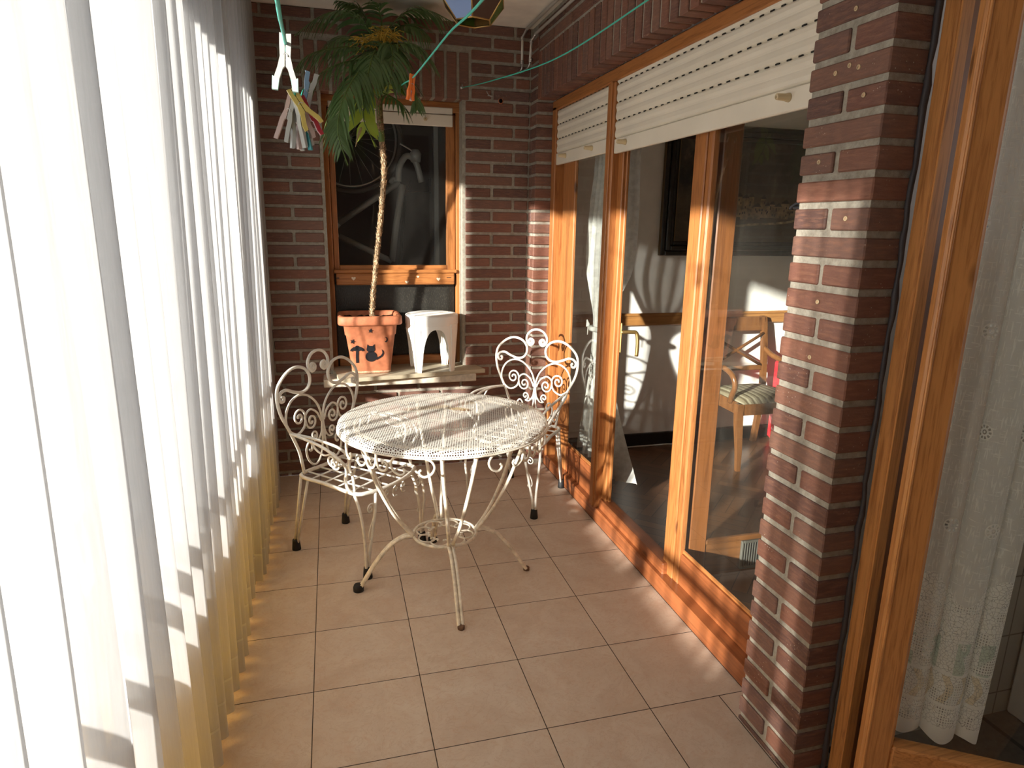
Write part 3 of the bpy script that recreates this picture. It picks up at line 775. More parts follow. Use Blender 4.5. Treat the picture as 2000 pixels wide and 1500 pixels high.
# open leaf folded into the room
b = MB(); LY0, LY1 = .535, .580; LX0, LX1 = 1.41, 2.06; zb, zt = .075, 2.03
b.box(LX0, LX0 + .075, LY0, LY1, zb, zt, .004, 0); b.box(LX1 - .075, LX1, LY0, LY1, zb, zt, .004, 0)
b.box(LX0 + .075, LX1 - .075, LY0, LY1, zt - .08, zt, .004, 1); b.box(LX0 + .075, LX1 - .075, LY0 + .006, LY1 - .004, zb, .222, .003, 2)
b.box(LX0 + .075, LX1 - .075, LY0, LY0 + .02, .214, .236, .004, 1)
leaf = struct(b, 'door_4', [M['shaded_wood'], M['dark_wood'], M['dark_wood']])
p = MB(); p.box(LX0 + .07, LX1 - .07, .556, .560, .226, zt - .07); p.build('pane', M['glass'], leaf)
g = MB(); g.box(1.645, 1.655, LY0 - .006, LY0 + .006, .092, .214, .002); g.box(1.815, 1.825, LY0 - .006, LY0 + .006, .092, .214, .002)
g.box(1.655, 1.815, LY0 - .006, LY0 + .006, .204, .214, .002); g.box(1.655, 1.815, LY0 - .006, LY0 + .006, .092, .102, .002); g.box(1.655, 1.815, LY0 - .001, LY0 + .005, .10, .206, 0, 1)
for i in range(14): g.box(1.661 + i * .0112, 1.666 + i * .0112, LY0 - .004, LY0 + .003, .10, .206, .001)
tag(g.build('vent_grille', [M['grille'], M['black_paint']], leaf), 'small metal vent grille')
# roller shutters
def shutter(y0, y1, zb, label, pegs, group, name='roller_shutter'):
    X = 1.338; root = empty(name, (X, (y0 + y1) / 2, zb)); tag(root, label, 'roller shutter', group)
    rel = lambda: Matrix.Translation((-X, -(y0 + y1) / 2, -zb))
    b = MB(); P = .0735; z = zb + .062; prof = []
    while z < 2.06:
        for u, d in ((0, 0), (.04, .005), (.10, .009), (.25, .0105), (.42, .0085), (.5, .007), (.58, .0075), (.72, .011), (.88, .0095), (.96, .005)):
            prof.append((X - d, z + u * P))
        z += P
    prof = [q for q in prof if q[1] < 2.062]
    R = rel(); rows = [[R @ Vector((x, y, z)) for x, z in prof] for y in (y0, y1)]
    b.grid(rows, 0, False); b.box(.002, .006, -(y1 - y0) / 2, (y1 - y0) / 2, .06, 2.06 - zb, 0, 0)
    sl = b
    b = MB(); b.box(X - .012, X + .004, y0, y1, zb, zb + .060, .003, 0); 
    for q in range(len(b.v)): b.v[q] = tuple(R @ Vector(b.v[q]))
    b.build('bottom_bar', M['shutter'], root)
    b = MB(); z = zb + .062
    while z < 2.06:
        y = y0 + .03
        while y < y1 - .02:
            if z > zb + .07: b.box(X - .0065, X - .003, y, y + .016, z - .0025, z + .0015)
            y += .048
        z += P
    for q in range(len(b.v)): b.v[q] = tuple(R @ Vector(b.v[q]))
    sl.add(b.v, b.f, 1); sl.build('slats', [M['shutter'], M['slot']], root)
    for py in pegs:
        b = MB(); b.lathe([(.012, 0), (.012, .004), (.010, .012), (.0085, .038), (.0075, .040), (.004, .040), (.004, .034)], 12)
        o = b.build('stop_peg', M['peg'], root); o.rotation_euler = (0, -PI / 2, 0); o.location = (-.012, py - (y0 + y1) / 2, .036)
    return root
G_ = 'roller shutters over the doorway'
shutter(1.349, 2.043, 1.748, 'narrow beige roller shutter over the far glass panel', (1.89, 1.52), G_)
shutter(-.05, 1.264, 1.735, 'wide beige roller shutter half lowered over the open doorway', (1.145, .105), G_)
# back window's shutter: only the bottom slat shows
root = empty('roller_shutter', (.47, 2.315, 1.952)); tag(root, 'short roller shutter end at the top of the back window', 'roller shutter')
b = MB(); b.box(-.335, .335, .0, .012, 0, .062, .003); b.box(-.335, .335, .004, .014, .066, .10, .003); b.build('bottom_bar', M['shutter'], root)
b = MB(); b.lathe([(.010, 0), (.010, .006), (.008, .014), (.008, .016), (.004, .016), (.004, .010)], 12)
o = b.build('stop_peg', M['peg'], root); o.rotation_euler = (PI / 2, 0, 0); o.location = (.182, .0, .034)
# small black stopper on the pillar edge
b = MB(); b.box(1.285, 1.325, -.06, -.052, 1.478, 1.486, .002); b.tube(cr([(1.29, -.052, 1.482), (1.288, -.03, 1.492), (1.286, -.01, 1.484), (1.286, -.004, 1.478)], 5), .004, 6); b.box(1.284, 1.296, -.05, -.015, 1.477, 1.484, .002)
tag(b.build('shutter_catch', M['black_paint']), 'small black catch sticking out at the pillar edge', 'catch')

# ------------------------------------------------------------------ kitchen door (near right)
b = MB(); KX = 1.335
b.box(KX, KX + .038, -.380, -.344, 0, 2.09, .003, 0); b.box(KX + .004, KX + .034, -.384, -.379, 0, 2.09, .001, 0); b.box(KX + .038, KX + .15, -.366, -.344, 0, 2.09, .003, 2)  # last box: rebate coloured dark to stand for the shade in the gap
b.box(KX, KX + .07, -1.42, -1.37, 0, 2.09, .004, 0); b.box(KX, KX + .07, -1.37, -.344, 2.03, 2.09, .004, 1); b.box(KX, KX + .12, -1.42, -.344, 0, .03, .004, 1)
kd = struct(b, 'door_5', [M['pale_z'], M['pale_y'], M['shaded_wood']])
b = MB(); zz = 0.0; pts = []
while zz < 2.07: pts.append((1.325 + random.uniform(-.002, .002), -.340 + random.uniform(-.002, .002), zz)); zz += .04
b.tube(pts, [.006 + random.uniform(-.001, .0025) for _ in pts], 6); b.build('caulk_bead', M['caulk'], kd)
KA = math.radians(-33.2)
leaf2 = empty('door_6', (1.288, -.474, 0)); leaf2.rotation_euler = (0, 0, KA); leaf2['kind'] = 'structure'
LL = .82
b = MB(); b.box(0, .062, -.022, .022, .04, 2.02, .005, 0); b.box(.006, .012, -.026, -.02, .04, 2.02, .002, 0); b.box(LL - .095, LL, -.022, .022, .04, 2.02, .005, 0)
b.box(.062, LL - .095, -.022, .022, .04, .252, .005, 1); b.box(.062, LL - .095, -.022, .022, 1.92, 2.02, .005, 1)
b.box(.056, .066, -.012, .012, .245, 1.93, .002, 0)
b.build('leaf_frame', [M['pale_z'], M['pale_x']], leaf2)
b = MB(); b.box(.058, LL - .09, -.002, .002, .245, 1.93); b.build('pane', M['glass'], leaf2)
# lace curtain hung just inside that leaf
def lace():
    root = empty('lace_curtain', (1.300, -.482, 0)); root.rotation_euler = (0, 0, KA)
    tag(root, 'off-white lace curtain with flower border behind the near door glass', 'curtain')
    cur = []; s = 0; pv = None
    ctr = [(.095, .062, .045), (.185, .072, .055), (.262, .062, .036)]   # fold centres, depth centre, half width
    pts = []
    for c, rr, yc in ((.088, .031, .056), (.155, .037, .054), (.216, .026, .058)):
        pts += [(c - rr * math.cos(PI * q / 8), yc - rr * 1.05 * math.sin(PI * q / 8)) for q in range(9)]
        pts += [(c + rr * .72, yc + .040), (c + rr * .9 + .010, yc + .046)]
    pts = pts[:-2]
    c2 = cr(pts, 6)
    rows = []; uvs = []; NZ = 16; zt, zb = 1.93, .262
    for i in range(NZ + 1):
        t = i / NZ; r = []; ru = []; s = 0; pv = None
        for j, q in enumerate(c2):
            z0 = zb + .008 * math.sin(q.x * 70); z = z0 + (zt - z0) * t
            X = q.x + .006 * math.sin(2.2 * t) + .012 * t; Y = .05 + (q.y - .055) * (1 - .2 * t) + .014
            p = (X, Y, z)
            if pv: s += math.hypot(q.x - pv.x, q.y - pv.y)
            pv = q; r.append(p); ru.append((s, z - zb))
        rows.append(r); uvs.append(ru)
    b = MB(); b.grid(rows, 0, True, uvs); b.build('lace_panel', M['lace'], root)
    b = MB(); b.tube([(.02, .06, 1.94), (.5, .06, 1.94)], .006, 8); b.build('curtain_rod', M['brass'], root)
lace()
# white cabinet in the kitchen
b = MB(); b.box(0, .6, 0, .62, 0, 1.4, .008, 0); root = b.build('kitchen_cabinet', M['appliance'], None, (2.045, -.895, 0.0))
tag(root, 'white kitchen appliance standing behind the lace curtain', 'appliance')
d = MB(); d.box(.01, .59, -.02, 0, .08, 1.38, .006); dd = d.build('cabinet_door', M['appliance'], root)
h = MB(); h.box(.03, .045, -.045, -.02, .9, 1.1, .004); h.build('handle', M['steel'], dd)

# ------------------------------------------------------------------ wrought-iron chairs
SZ = .36
def back_pt(q): return (q[0] * .87, -.17 - (q[1] - SZ) * .035, q[1])
def mir(l): return [(-a, *r) for a, *r in l]
def make_chair(label, no_cap=None):
    root = empty('garden_armchair', (0, 0, 0)); tag(root, label, 'chair', 'scrolled iron garden chairs')
    I = M['iron']
    # seat: frame and grid
    b = MB()
    loop = [(-.15, -.17, SZ), (-.168, -.02, SZ), (-.188, .16, SZ), (-.15, .205, SZ), (-.07, .228, SZ), (0, .233, SZ), (.07, .228, SZ), (.15, .205, SZ), (.188, .16, SZ), (.168, -.02, SZ), (.15, -.17, SZ), (0, -.175, SZ)]
    b.tube(cr(loop, 4, True), .0085, 8, True)
    for x in (-.105, -.037, .037, .105): b.tube([(x, -.172, SZ), (x * 1.15, .222 - abs(x) * .12, SZ)], .0042, 6)
    for y in (-.095, -.02, .06, .14): b.tube([(-.172 - y * .08, y, SZ + .002), (.172 + y * .08, y, SZ + .002)], .0042, 6)
    b.build('seat', I, root)
    # front apron scrolls
    b = MB()
    for x0 in (-.055, 0, .055):
        sp = spiral(0, 0, .003, .014, PI * .5, 1.4)
        b.tube([(x0 + a, .226 - abs(x0) * .05, SZ - .030 + c) for a, c in sp], .0026, 5)
        b.tube(cr([(x0 + .002, .226, SZ - .016), (x0 + .02, .226, SZ - .028), (x0 + .016, .226, SZ - .058), (x0 - .006, .226, SZ - .062)], 5), .0026, 5)
    b.build('apron_scrolls', I, root)
    # back rest
    b = MB()
    H = [(.15, SZ), (.158, .41), (.172, .47), (.212, .555), (.262, .645), (.277, .715), (.264, .768), (.213, .812), (.155, .831), (.098, .82), (.066, .788), (.066, .751), (.09, .726), (.13, .719), (.178, .731), (.217, .745), (.248, .740), (.264, .722), (.256, .702), (.240, .702), (.236, .716), (.246, .72)]
    C_ = [(-.026, .828), (-.020, .816), (-.028, .802), (-.046, .798), (-.066, .818), (-.066, .846), (-.040, .874), (0, .884)]
    L1 = cr([(.012, .50), (.004, .56), (.008, .606), (.034, .657), (.088, .699), (.150, .709), (.207, .682), (.235, .628), (.224, .575), (.176, .544), (.130, .560), (.112, .592)], 6)
    sp1 = spiral(.152, .612, .006, .040, PI + .15, 1.55)
    sp2 = spiral(.068, .588, .005, .033, .2, -1.5)
    L2 = [(.101, .594), (.090, .618), (.062, .624), (.026, .604), (.010, .57)]
    sp3 = spiral(.051, .519, .004, .019, PI * .6, -1.3)
    L3 = [(.050, .498), (.030, .497), (.012, .518), (.006, .55)]
    LT = [(.004, .53), (.010, .47), (.028, .415), (.058, .385), (.092, .390), (.118, .425), (.122, .465), (.104, .49), (.085, .478), (.083, .458), (.094, .45), (.1, .458)]
    for sg in (1, -1):
        f = lambda l: [back_pt((a * sg, c)) for a, c in l]
        b.tube([back_pt((q.x * sg, q.y)) for q in cr(H, 6)], .0068, 8)
        b.tube([back_pt((q.x * sg, q.y)) for q in L1], .0050, 7)
        b.tube(f(sp1), .0048, 7)
        b.tube(f(spiral(.074, .582, .005, .036, -.1, 1.45)), .0046, 7)
        b.tube([back_pt((q.x * sg, q.y)) for q in cr([(.110, .579), (.112, .612), (.078, .634), (.034, .612), (.010, .57)], 5)], .0046, 7)
        b.tube(f(spiral(.064, .514, .004, .024, PI * 1.5, 1.3)), .0042, 7)
        b.tube([back_pt((q.x * sg, q.y)) for q in cr([(.064, .490), (.038, .488), (.014, .515), (.006, .55)], 5)], .0042, 7)
        b.tube([back_pt((q.x * sg, q.y)) for q in cr(LT, 6)], .0046, 7)
    cc = [(a, c) for a, c in C_] + [(-a, c) for a, c in C_[::-1][1:]]
    b.tube([back_pt((q.x, q.y)) for q in cr(cc, 6)], .0066, 8)
    for sg in (1, -1): b.tube([back_pt((sg * a, c)) for a, c in spiral(.040, .817, .005, .017, PI * .9, 1.2)], .006, 7)
    b.build('backrest', I, root)
    # arms
    for sg in (1, -1):
        b = MB()
        b.tube(cr([(.186 * sg, -.178, .555), (.226 * sg, -.06, .565), (.250 * sg, .05, .562), (.252 * sg, .12, .54), (.238 * sg, .165, .50), (.212 * sg, .150, .455), (.196 * sg, .128, .42), (.205 * sg, .145, .385), (.190 * sg, .160, .36)], 6), .0062, 8)
        b.tube(cr([(.186 * sg, -.178, .555), (.204 * sg, -.06, .566), (.212 * sg, .06, .562), (.205 * sg, .115, .548), (.185 * sg, .14, .51), (.178 * sg, .135, .46), (.176 * sg, .150, .42), (.186 * sg, .165, .37)], 6), .0062, 8)
        b.tube([(.236 * sg, .10 + a, .505 + c) for a, c in spiral(0, 0, .004, .034, PI * .45, 1.6)], .0042, 6)
        b.tube([(.205 * sg, .09 + a, .475 + c) for a, c in spiral(0, 0, .004, .028, PI * .5, -1.5)], .0042, 6)
        b.tube(cr([(.214 * sg, -.03, .562), (.222 * sg, .0, .53), (.226 * sg, .05, .515), (.228 * sg, .09, .53), (.236 * sg, .103, .538)], 5), .0042, 6)
        b.build('armrest', I, root)
    # legs
    for sg in (1, -1):
        for fr in (1, -1):
            b = MB()
            if fr == 1:
                fx, fy = .187 * sg, .218
                b.tube(cr([(.190 * sg, .165, SZ), (.205 * sg, .205, .30), (.206 * sg, .222, .22), (.196 * sg, .22, .12), (fx + .008 * sg, fy, .02)], 6), .0066, 8)
                b.tube(cr([(.118 * sg, .216, SZ), (.138 * sg, .228, .29), (.160 * sg, .228, .19), (.176 * sg, .222, .10), (fx - .006 * sg, fy, .02)], 6), .0066, 8)
                b.tube([(.160 * sg + a * sg, .222, .298 + c) for a, c in spiral(0, 0, .003, .023, PI, 1.5)], .0032, 6)
                b.tube(cr([(.137 * sg, .222, .297), (.139 * sg, .222, .262), (.165 * sg, .222, .215), (.175 * sg, .222, .18), (.163 * sg, .222, .16), (.152 * sg, .222, .168), (.155 * sg, .222, .178)], 5), .0032, 6)
            else:
                fx, fy = .158 * sg, -.218
                b.tube([(.150 * sg, -.17, SZ), (fx + .001 * sg, fy - .007, .02)], .0066, 8)
                b.tube([(.153 * sg, -.125, SZ), (fx + .001 * sg, fy + .007, .02)], .0060, 8)
            lg = b.build('leg', I, root)
            c = MB()
            if no_cap == (sg, fr):
                c.tube(cr([(fx + .008 * sg, fy, .022), (fx + .010 * sg, fy, .008), (fx + .002 * sg, fy, .004), (fx - .006 * sg, fy, .010), (fx - .003 * sg, fy, .018)], 4), .0042, 6); c.build('foot_curl', I, lg)
            else:
                c.lathe([(.0195, 0), (.0195, .006), (.0165, .04), (.0155, .048), (.010, .048)], 14, (fx, fy)); tag(c.build('rubber_cap', M['rubber'], lg), 'black rubber foot cap')
    return root
c1 = make_chair('white scrolled iron armchair left of the table, close to the sheer curtain')
c1.location = (.173, 1.262, 0); c1.rotation_euler = (0, 0, math.radians(-133.8))
c2 = make_chair('white scrolled iron armchair behind the table, beside the glazed door', (1, 1))
c2.location = (1.04, 1.652, 0); c2.rotation_euler = (0, 0, math.radians(138.7))

# ------------------------------------------------------------------ round table
def table():
    root = empty('garden_table', (.508, .885, 0)); tag(root, 'round white iron table with perforated top and rust stains', 'table')
    I = M['iron_old']; R_ = .402; ZT = .697
    b = MB(); n = 96
    rows = []
    for r, z in ((0.0, ZT), (.12, ZT), (.25, ZT), (.36, ZT), (.392, ZT - .001), (.400, ZT - .005), (R_, ZT - .022)):
        rows.append([(r * math.cos(2 * PI * j / n), r * math.sin(2 * PI * j / n), z) for j in range(n + 1)])
    b.grid(rows, 0, True); b.build('tabletop', M['perf'], root)
    b = MB()
    b.tube([(R_ * math.cos(a), R_ * math.sin(a), ZT - .024) for a in [2 * PI * j / 96 for j in range(96)]], .0035, 6, True)
    b.tube([(.335 * math.cos(a), .335 * math.sin(a), ZT - .012) for a in [2 * PI * j / 64 for j in range(64)]], .006, 6, True)
    b.build('rim', I, root)
    for k in range(4):
        a0 = PI / 2 * k; ca, sa = math.cos(a0), math.sin(a0)
        P = lambda r, l, z: (r * ca - l * sa, r * sa + l * ca, z)
        b = MB()
        for sg in (1, -1):
            up = [(.335, .062, .683), (.318, .058, .62), (.285, .047, .52), (.250, .034, .42), (.205, .022, .325), (.165, .012, .262), (.128, .008, .216)]
            dn = [(.128, .008, .216), (.165, .0075, .214), (.215, .0075, .186), (.262, .0075, .135), (.300, .0075, .08), (.330, .0075, .03), (.345, .0075, .010)]
            b.tube(cr([P(r, l * sg, z) for r, l, z in up], 5), .0072, 8); b.tube(cr([P(r, l * sg, z) for r, l, z in dn], 5), .0072, 8)
        lg = b.build('leg', I, root)
        f = MB(); x, y, z = P(.348, 0, 0)
        if k in (1, 2): f.lathe([(.021, 0), (.021, .018), (.018, .026), (.010, .026)], 14, (x, y)); tag(f.build('rubber_cap', M['rubber'], lg), 'black rubber foot cap')
        else: f.lathe([(.013, 0), (.014, .012), (.009, .016)], 10, (x, y)); tag(f.build('foot_end', M['rust'], lg), 'rusty bare foot end')
        # apron scrolls in the quadrant after this leg
        RS = .384
        for am in (PI / 4 - .34, PI / 4 + .34) + ((PI / 4 - .02,) if k in (1, 2, 3) else ()):
            b = MB()
            def A(s, z): t = a0 + am + s / RS; return (RS * math.cos(t), RS * math.sin(t), ZT - .027 + z)
            if abs(am - PI / 4) < .1: pts = [(-.022, -.030), (-.030, -.024), (-.038, -.034), (-.030, -.050), (-.012, -.050), (-.002, -.03), (0, -.004), (.002, -.03), (.012, -.050), (.030, -.050), (.038, -.034), (.030, -.024), (.022, -.030)]
            else: pts = [(-.026, -.036), (-.020, -.042), (-.024, -.052), (-.036, -.056), (-.054, -.046), (-.062, -.026), (-.050, -.007), (-.020, 0), (.020, 0), (.050, -.007), (.062, -.026), (.054, -.046), (.036, -.056), (.024, -.052), (.020, -.042), (.026, -.036)]
            b.tube([A(q.x * 1.25, q.y * 1.2) for q in cr(pts, 5)], .0046, 7)
            b.build('apron_scroll', I, root)
    b = MB()
    b.tube([(.126 * math.cos(a), .126 * math.sin(a), .212) for a in [2 * PI * j / 48 for j in range(48)]], .0062, 7, True)
    for k in range(8):
        a0 = PI / 4 * k + PI / 8
        pts = [(-.014, .072), (-.010, .064), (-.020, .060), (-.032, .072), (-.034, .092), (-.018, .110), (0, .116), (.018, .110), (.034, .092), (.032, .072), (.020, .060), (.010, .064), (.014, .072)]
        ca, sa = math.cos(a0), math.sin(a0)
        b.tube([(q.y * ca - q.x * sa, q.y * sa + q.x * ca, .212) for q in cr(pts, 4)], .0036, 6)
    b.build('ring_shelf', I, root)
table()

# ------------------------------------------------------------------ potted palm
def rsq(hw, hd, z, rad, n=5):
    out = []
    for cx, cy, a0 in ((hw - rad, hd - rad, 0), (-hw + rad, hd - rad, PI / 2), (-hw + rad, -hd + rad, PI), (hw - rad, -hd + rad, 3 * PI / 2)):
        for i in range(n + 1):
            a = a0 + PI / 2 * i / n; out.append((cx + rad * math.cos(a), cy + rad * math.sin(a), z))
    return out
PX_, PY_, PZ_ = .305, 2.184, .612
def palm():
    root = empty('potted_palm', (PX_, PY_, PZ_)); tag(root, 'tall slender palm in a square terracotta pot with black cat motif', 'potted plant')
    b = MB()
    b.loft([rsq(*q) for q in ((.100, .088, 0, .02), (.104, .092, .012, .022), (.131, .112, .215, .03), (.137, .117, .222, .03), (.142, .121, .270, .032), (.148, .126, .272, .035),
        (.168, .138, .276, .042), (.172, .141, .284, .044), (.170, .139, .318, .044), (.163, .133, .324, .04), (.146, .120, .324, .034), (.140, .115, .316, .032), (.134, .110, .27, .03))], 0, True)
    pot = b.build('pot', M['terracotta'], root)
    for p in pot.data.polygons: p.use_smooth = True
    s = MB(); s.loft([rsq(.1045, .0925, .004, .022), rsq(.1065, .094, .016, .022)], 0, True); tag(s.build('lime_stain', M['limescale'], pot), 'pale mineral crust at the pot foot')
    T = Matrix.Translation((0, -.0915, .0)) @ Matrix.Rotation(math.radians(6.2), 4, 'X')
    T2 = Matrix.Translation((0, -.1195, 0)) @ Matrix.Rotation(math.radians(5.0), 4, 'X')
    d = MB()
    def star(cx, cz, r, M_, rot=0.0):
        d.prism([(cx + (r if i % 2 == 0 else r * .4) * math.sin(rot + PI * i / 5), cz + (r if i % 2 == 0 else r * .4) * math.cos(rot + PI * i / 5)) for i in range(10)], -.0012, 0, M_)
    def ell(cx, cz, rx, rz, n=20): d.prism([(cx + rx * math.cos(2 * PI * i / n), cz + rz * math.sin(2 * PI * i / n)) for i in range(n)], -.0012, 0, T)
    star(-.002, .246, .014, Matrix.Translation((0, -.1013, 0)) @ Matrix.Rotation(math.radians(4.8), 4, 'X'), .2)
    d.build('star_motif', M['black_paint'], pot); d = MB(); star(-.098, .188, .015, T, .3)
    d.build('star_motif', M['black_paint'], pot); d = MB()
    mo = [(.078 + .012 * math.cos(a), .194 + .015 * math.sin(a)) for a in [-1.9 + 3.8 * i / 12 for i in range(13)]] + [(.073 + .010 * math.cos(a), .196 + .0115 * math.sin(a)) for a in [1.6 - 3.2 * i / 10 for i in range(11)]]
    d.prism(mo, -.0012, 0, T); d.build('moon_motif', M['black_paint'], pot); d = MB()
    d.prism([(-.084, .066), (-.069, .066), (-.070, .10), (-.068, .146), (-.082, .146), (-.084, .10)], -.0012, 0, T)
    for sg in (1, -1):
        d.prism([(-.076, .158), (-.076 + sg * .018, .157), (-.076 + sg * .034, .146), (-.076 + sg * .039, .132), (-.076 + sg * .033, .136), (-.076 + sg * .027, .131), (-.076 + sg * .020, .139), (-.076 + sg * .012, .134), (-.076, .142)][::sg], -.0012, 0, T)
    ell(-.076, .155, .010, .010); d.build('palm_motif', M['black_paint'], pot); d = MB(); ell(-.002, .100, .031, .030); ell(-.003, .142, .0225, .0185)
    d.prism([(-.024, .146), (-.010, .158), (-.021, .170)], -.0012, 0, T); d.prism([(.018, .146), (.017, .170), (.005, .158)], -.0012, 0, T)
    tl = [(.020, .088), (.036, .097), (.050, .104), (.059, .117), (.058, .131), (.054, .139), (.064, .131), (.067, .115), (.060, .100), (.046, .090), (.028, .080)]
    d.prism(tl, -.0012, 0, T)
    d.build('cat_motif', M['black_paint'], pot)
    s = MB(); rows = []
    for i in range(13):
        rows.append([(-.138 + .276 * j / 16, -.113 + .226 * i / 12, .296 + random.uniform(-.006, .008)) for j in range(17)])
    s.grid(rows, 0, True); s.build('soil', M['soil'], root)
    # trunk
    L = lambda p: (p[0] - PX_, p[1] - PY_, p[2] - PZ_)
    tp = [(.318, 2.188, .885), (.332, 2.175, 1.05), (.354, 2.16, 1.235), (.376, 2.13, 1.418), (.392, 2.09, 1.575), (.400, 2.05, 1.705), (.385, 2.00, 1.855), (.379, 1.975, 2.0), (.383, 1.965, 2.19)]
    c = cr([L(p) for p in tp], 10); n = len(c)
    b = MB(); b.tube(c, [.0125 + (.004 if i > n * .75 else 0) + random.uniform(-.0012, .0012) for i in range(n)], 10)
    tr = b.build('trunk', M['trunk'], root)
    b = MB()
    for i in range(1500):
        k = random.uniform(0, n * .80); i0 = int(k); p = c[i0].lerp(c[min(i0 + 1, n - 1)], k - i0); a = random.uniform(0, 2 * PI); u = Vector((math.cos(a), math.sin(a), 0))
        q = p + u * .0115; tip = q + u * random.uniform(.003, .013) + Vector((0, 0, random.uniform(.006, .022))) * random.choice((1, 1, 1, -1)); sd = u.cross(Vector((0, 0, 1))) * random.uniform(.002, .0042)
        b.add([q - sd, q + sd, tip], [(0, 1, 2)])
    o = b.build('trunk_fibre', M['fibre'], tr); o['kind'] = 'stuff'
    b = MB(); b.tube(c[int(n * .72):], [.016, ] * len(c[int(n * .72):]), 8); b.build('green_sheath', M['rachis'], tr)
    FR = [
    ('d', [(0.378, 1.970, 2.185), (0.337, 1.950, 2.312), (0.245, 1.920, 2.372), (0.129, 1.900, 2.346), (0.001, 1.880, 2.245)]),
    ('d', [(0.376, 1.960, 2.160), (0.285, 1.920, 2.223), (0.168, 1.880, 2.205), (0.053, 1.850, 2.157), (-0.029, 1.830, 2.061)]),
    ('d', [(0.374, 1.950, 2.112), (0.293, 1.880, 2.160), (0.163, 1.820, 2.116), (0.070, 1.800, 2.041), (0.021, 1.790, 1.950)]),
    ('d', [(0.374, 1.950, 2.112), (0.312, 1.820, 2.127), (0.248, 1.720, 2.049), (0.191, 1.660, 1.929), (0.170, 1.640, 1.808), (0.208, 1.630, 1.675)]),
    ('d', [(0.380, 1.950, 2.135), (0.362, 1.840, 2.200), (0.332, 1.760, 2.137), (0.304, 1.720, 2.031), (0.284, 1.710, 1.942)]),
    ('d', [(0.380, 1.950, 2.158), (0.405, 1.860, 2.241), (0.429, 1.800, 2.207), (0.423, 1.760, 2.101), (0.396, 1.750, 2.010)]),
    ('d', [(0.384, 1.950, 2.113), (0.438, 1.900, 2.219), (0.507, 1.860, 2.249), (0.587, 1.830, 2.215), (0.657, 1.820, 2.107)]),
    ('d', [(0.382, 1.950, 2.067), (0.434, 1.880, 2.114), (0.500, 1.820, 2.096), (0.536, 1.800, 2.016), (0.541, 1.790, 1.947)]),
    ('d', [(0.389, 1.970, 2.231), (0.449, 1.980, 2.352), (0.537, 1.980, 2.424), (0.633, 1.960, 2.425), (0.740, 1.930, 2.376)]),
    ('d', [(0.390, 1.980, 2.256), (0.401, 1.970, 2.359), (0.380, 1.940, 2.417), (0.350, 1.90, 2.430)]),
    ('d', [(0.381, 1.980, 2.255), (0.331, 1.98, 2.371), (0.274, 1.97, 2.420), (0.192, 1.96, 2.430)]),
    ('d', [(0.389, 1.980, 2.211), (0.466, 2.030, 2.343), (0.560, 2.080, 2.386), (0.652, 2.100, 2.340)]),
    ('d', [(0.378, 1.980, 2.187), (0.292, 2.030, 2.283), (0.197, 2.080, 2.298), (0.110, 2.100, 2.239)]),
    ('y', [(0.370, 1.940, 2.018), (0.328, 1.860, 2.036), (0.299, 1.810, 1.970), (0.295, 1.790, 1.877), (0.345, 1.780, 1.777)]),
    ('y', [(0.378, 1.940, 2.019), (0.409, 1.880, 2.067), (0.452, 1.830, 2.061), (0.485, 1.810, 2.015)]),
    ('d', [(0.380, 1.930, 2.040), (0.427, 1.840, 2.005), (0.471, 1.800, 1.967), (0.497, 1.790, 1.899)]),
    ]
    for fi, (kind, pts) in enumerate(FR):
        rc = cr([L(p) for p in pts], 12); n = len(rc)
        b = MB(); b.tube(rc, [.0045 * (1 - .75 * i / n) + .0008 for i in range(n)], 6, False, 1)
        young = kind == 'y'; length = sum((rc[i + 1] - rc[i]).length for i in range(n - 1))
        cnt = 8 if young else int(length / .019)
        maxl = (.15 if young else .19) * min(1.0, length / .42)
        for i in range(cnt):
            t = .12 + .88 * i / (cnt - 1); k = t * (n - 1); i0 = min(int(k), n - 2); p = rc[i0].lerp(rc[i0 + 1], k - i0); tg = (rc[i0 + 1] - rc[i0]).normalized()
            side = tg.cross(Vector((0, 0, 1)))
            if side.length < .3: side = tg.cross(Vector((0, 1, .2)))
            side.normalize(); up = side.cross(tg).normalized()
            ln = maxl * (math.sin(PI * min(1, t * .86 + .16)) ** .6) * random.uniform(.80, 1.12)
            if t > .96: ln *= .75
            wd = (.021 if young else .0072) * (.7 + .5 * math.sin(PI * t))
            for sg in (1, -1):
                d0 = (side * sg * .85 + tg * (.50 + .5 * t + random.uniform(-.08, .08)) + up * random.uniform(.0, .25)).normalized()
                q = p.copy(); dr = d0.copy(); rows = []; NS = 5
                for j in range(NS + 1):
                    f = j / NS; wj = wd * (1 - f ** 2.2) * (.55 + 1.2 * f if f < .4 else 1.0)
                    nrm = dr.cross(up); 
                    if nrm.length < .1: nrm = side
                    nrm.normalize()
                    rows.append((q - nrm * wj, q + up * (-.18 * wj), q + nrm * wj))
                    dr = (dr + Vector((0, 0, -1)) * (.14 + .10 * (1 - abs(d0.z))) * (1.2 if not young else .7)).normalized(); q = q + dr * (ln / NS)
                    lim = 2.455 - PZ_
                    if q.z > lim: q.z = lim
                    if q.y > 2.212 - PY_: q.y = 2.212 - PY_
                b.grid(rows, 0, True)
        b.build('frond', [M['leaf_young'] if young else M['leaf'], M['rachis']], root)
    b = MB()
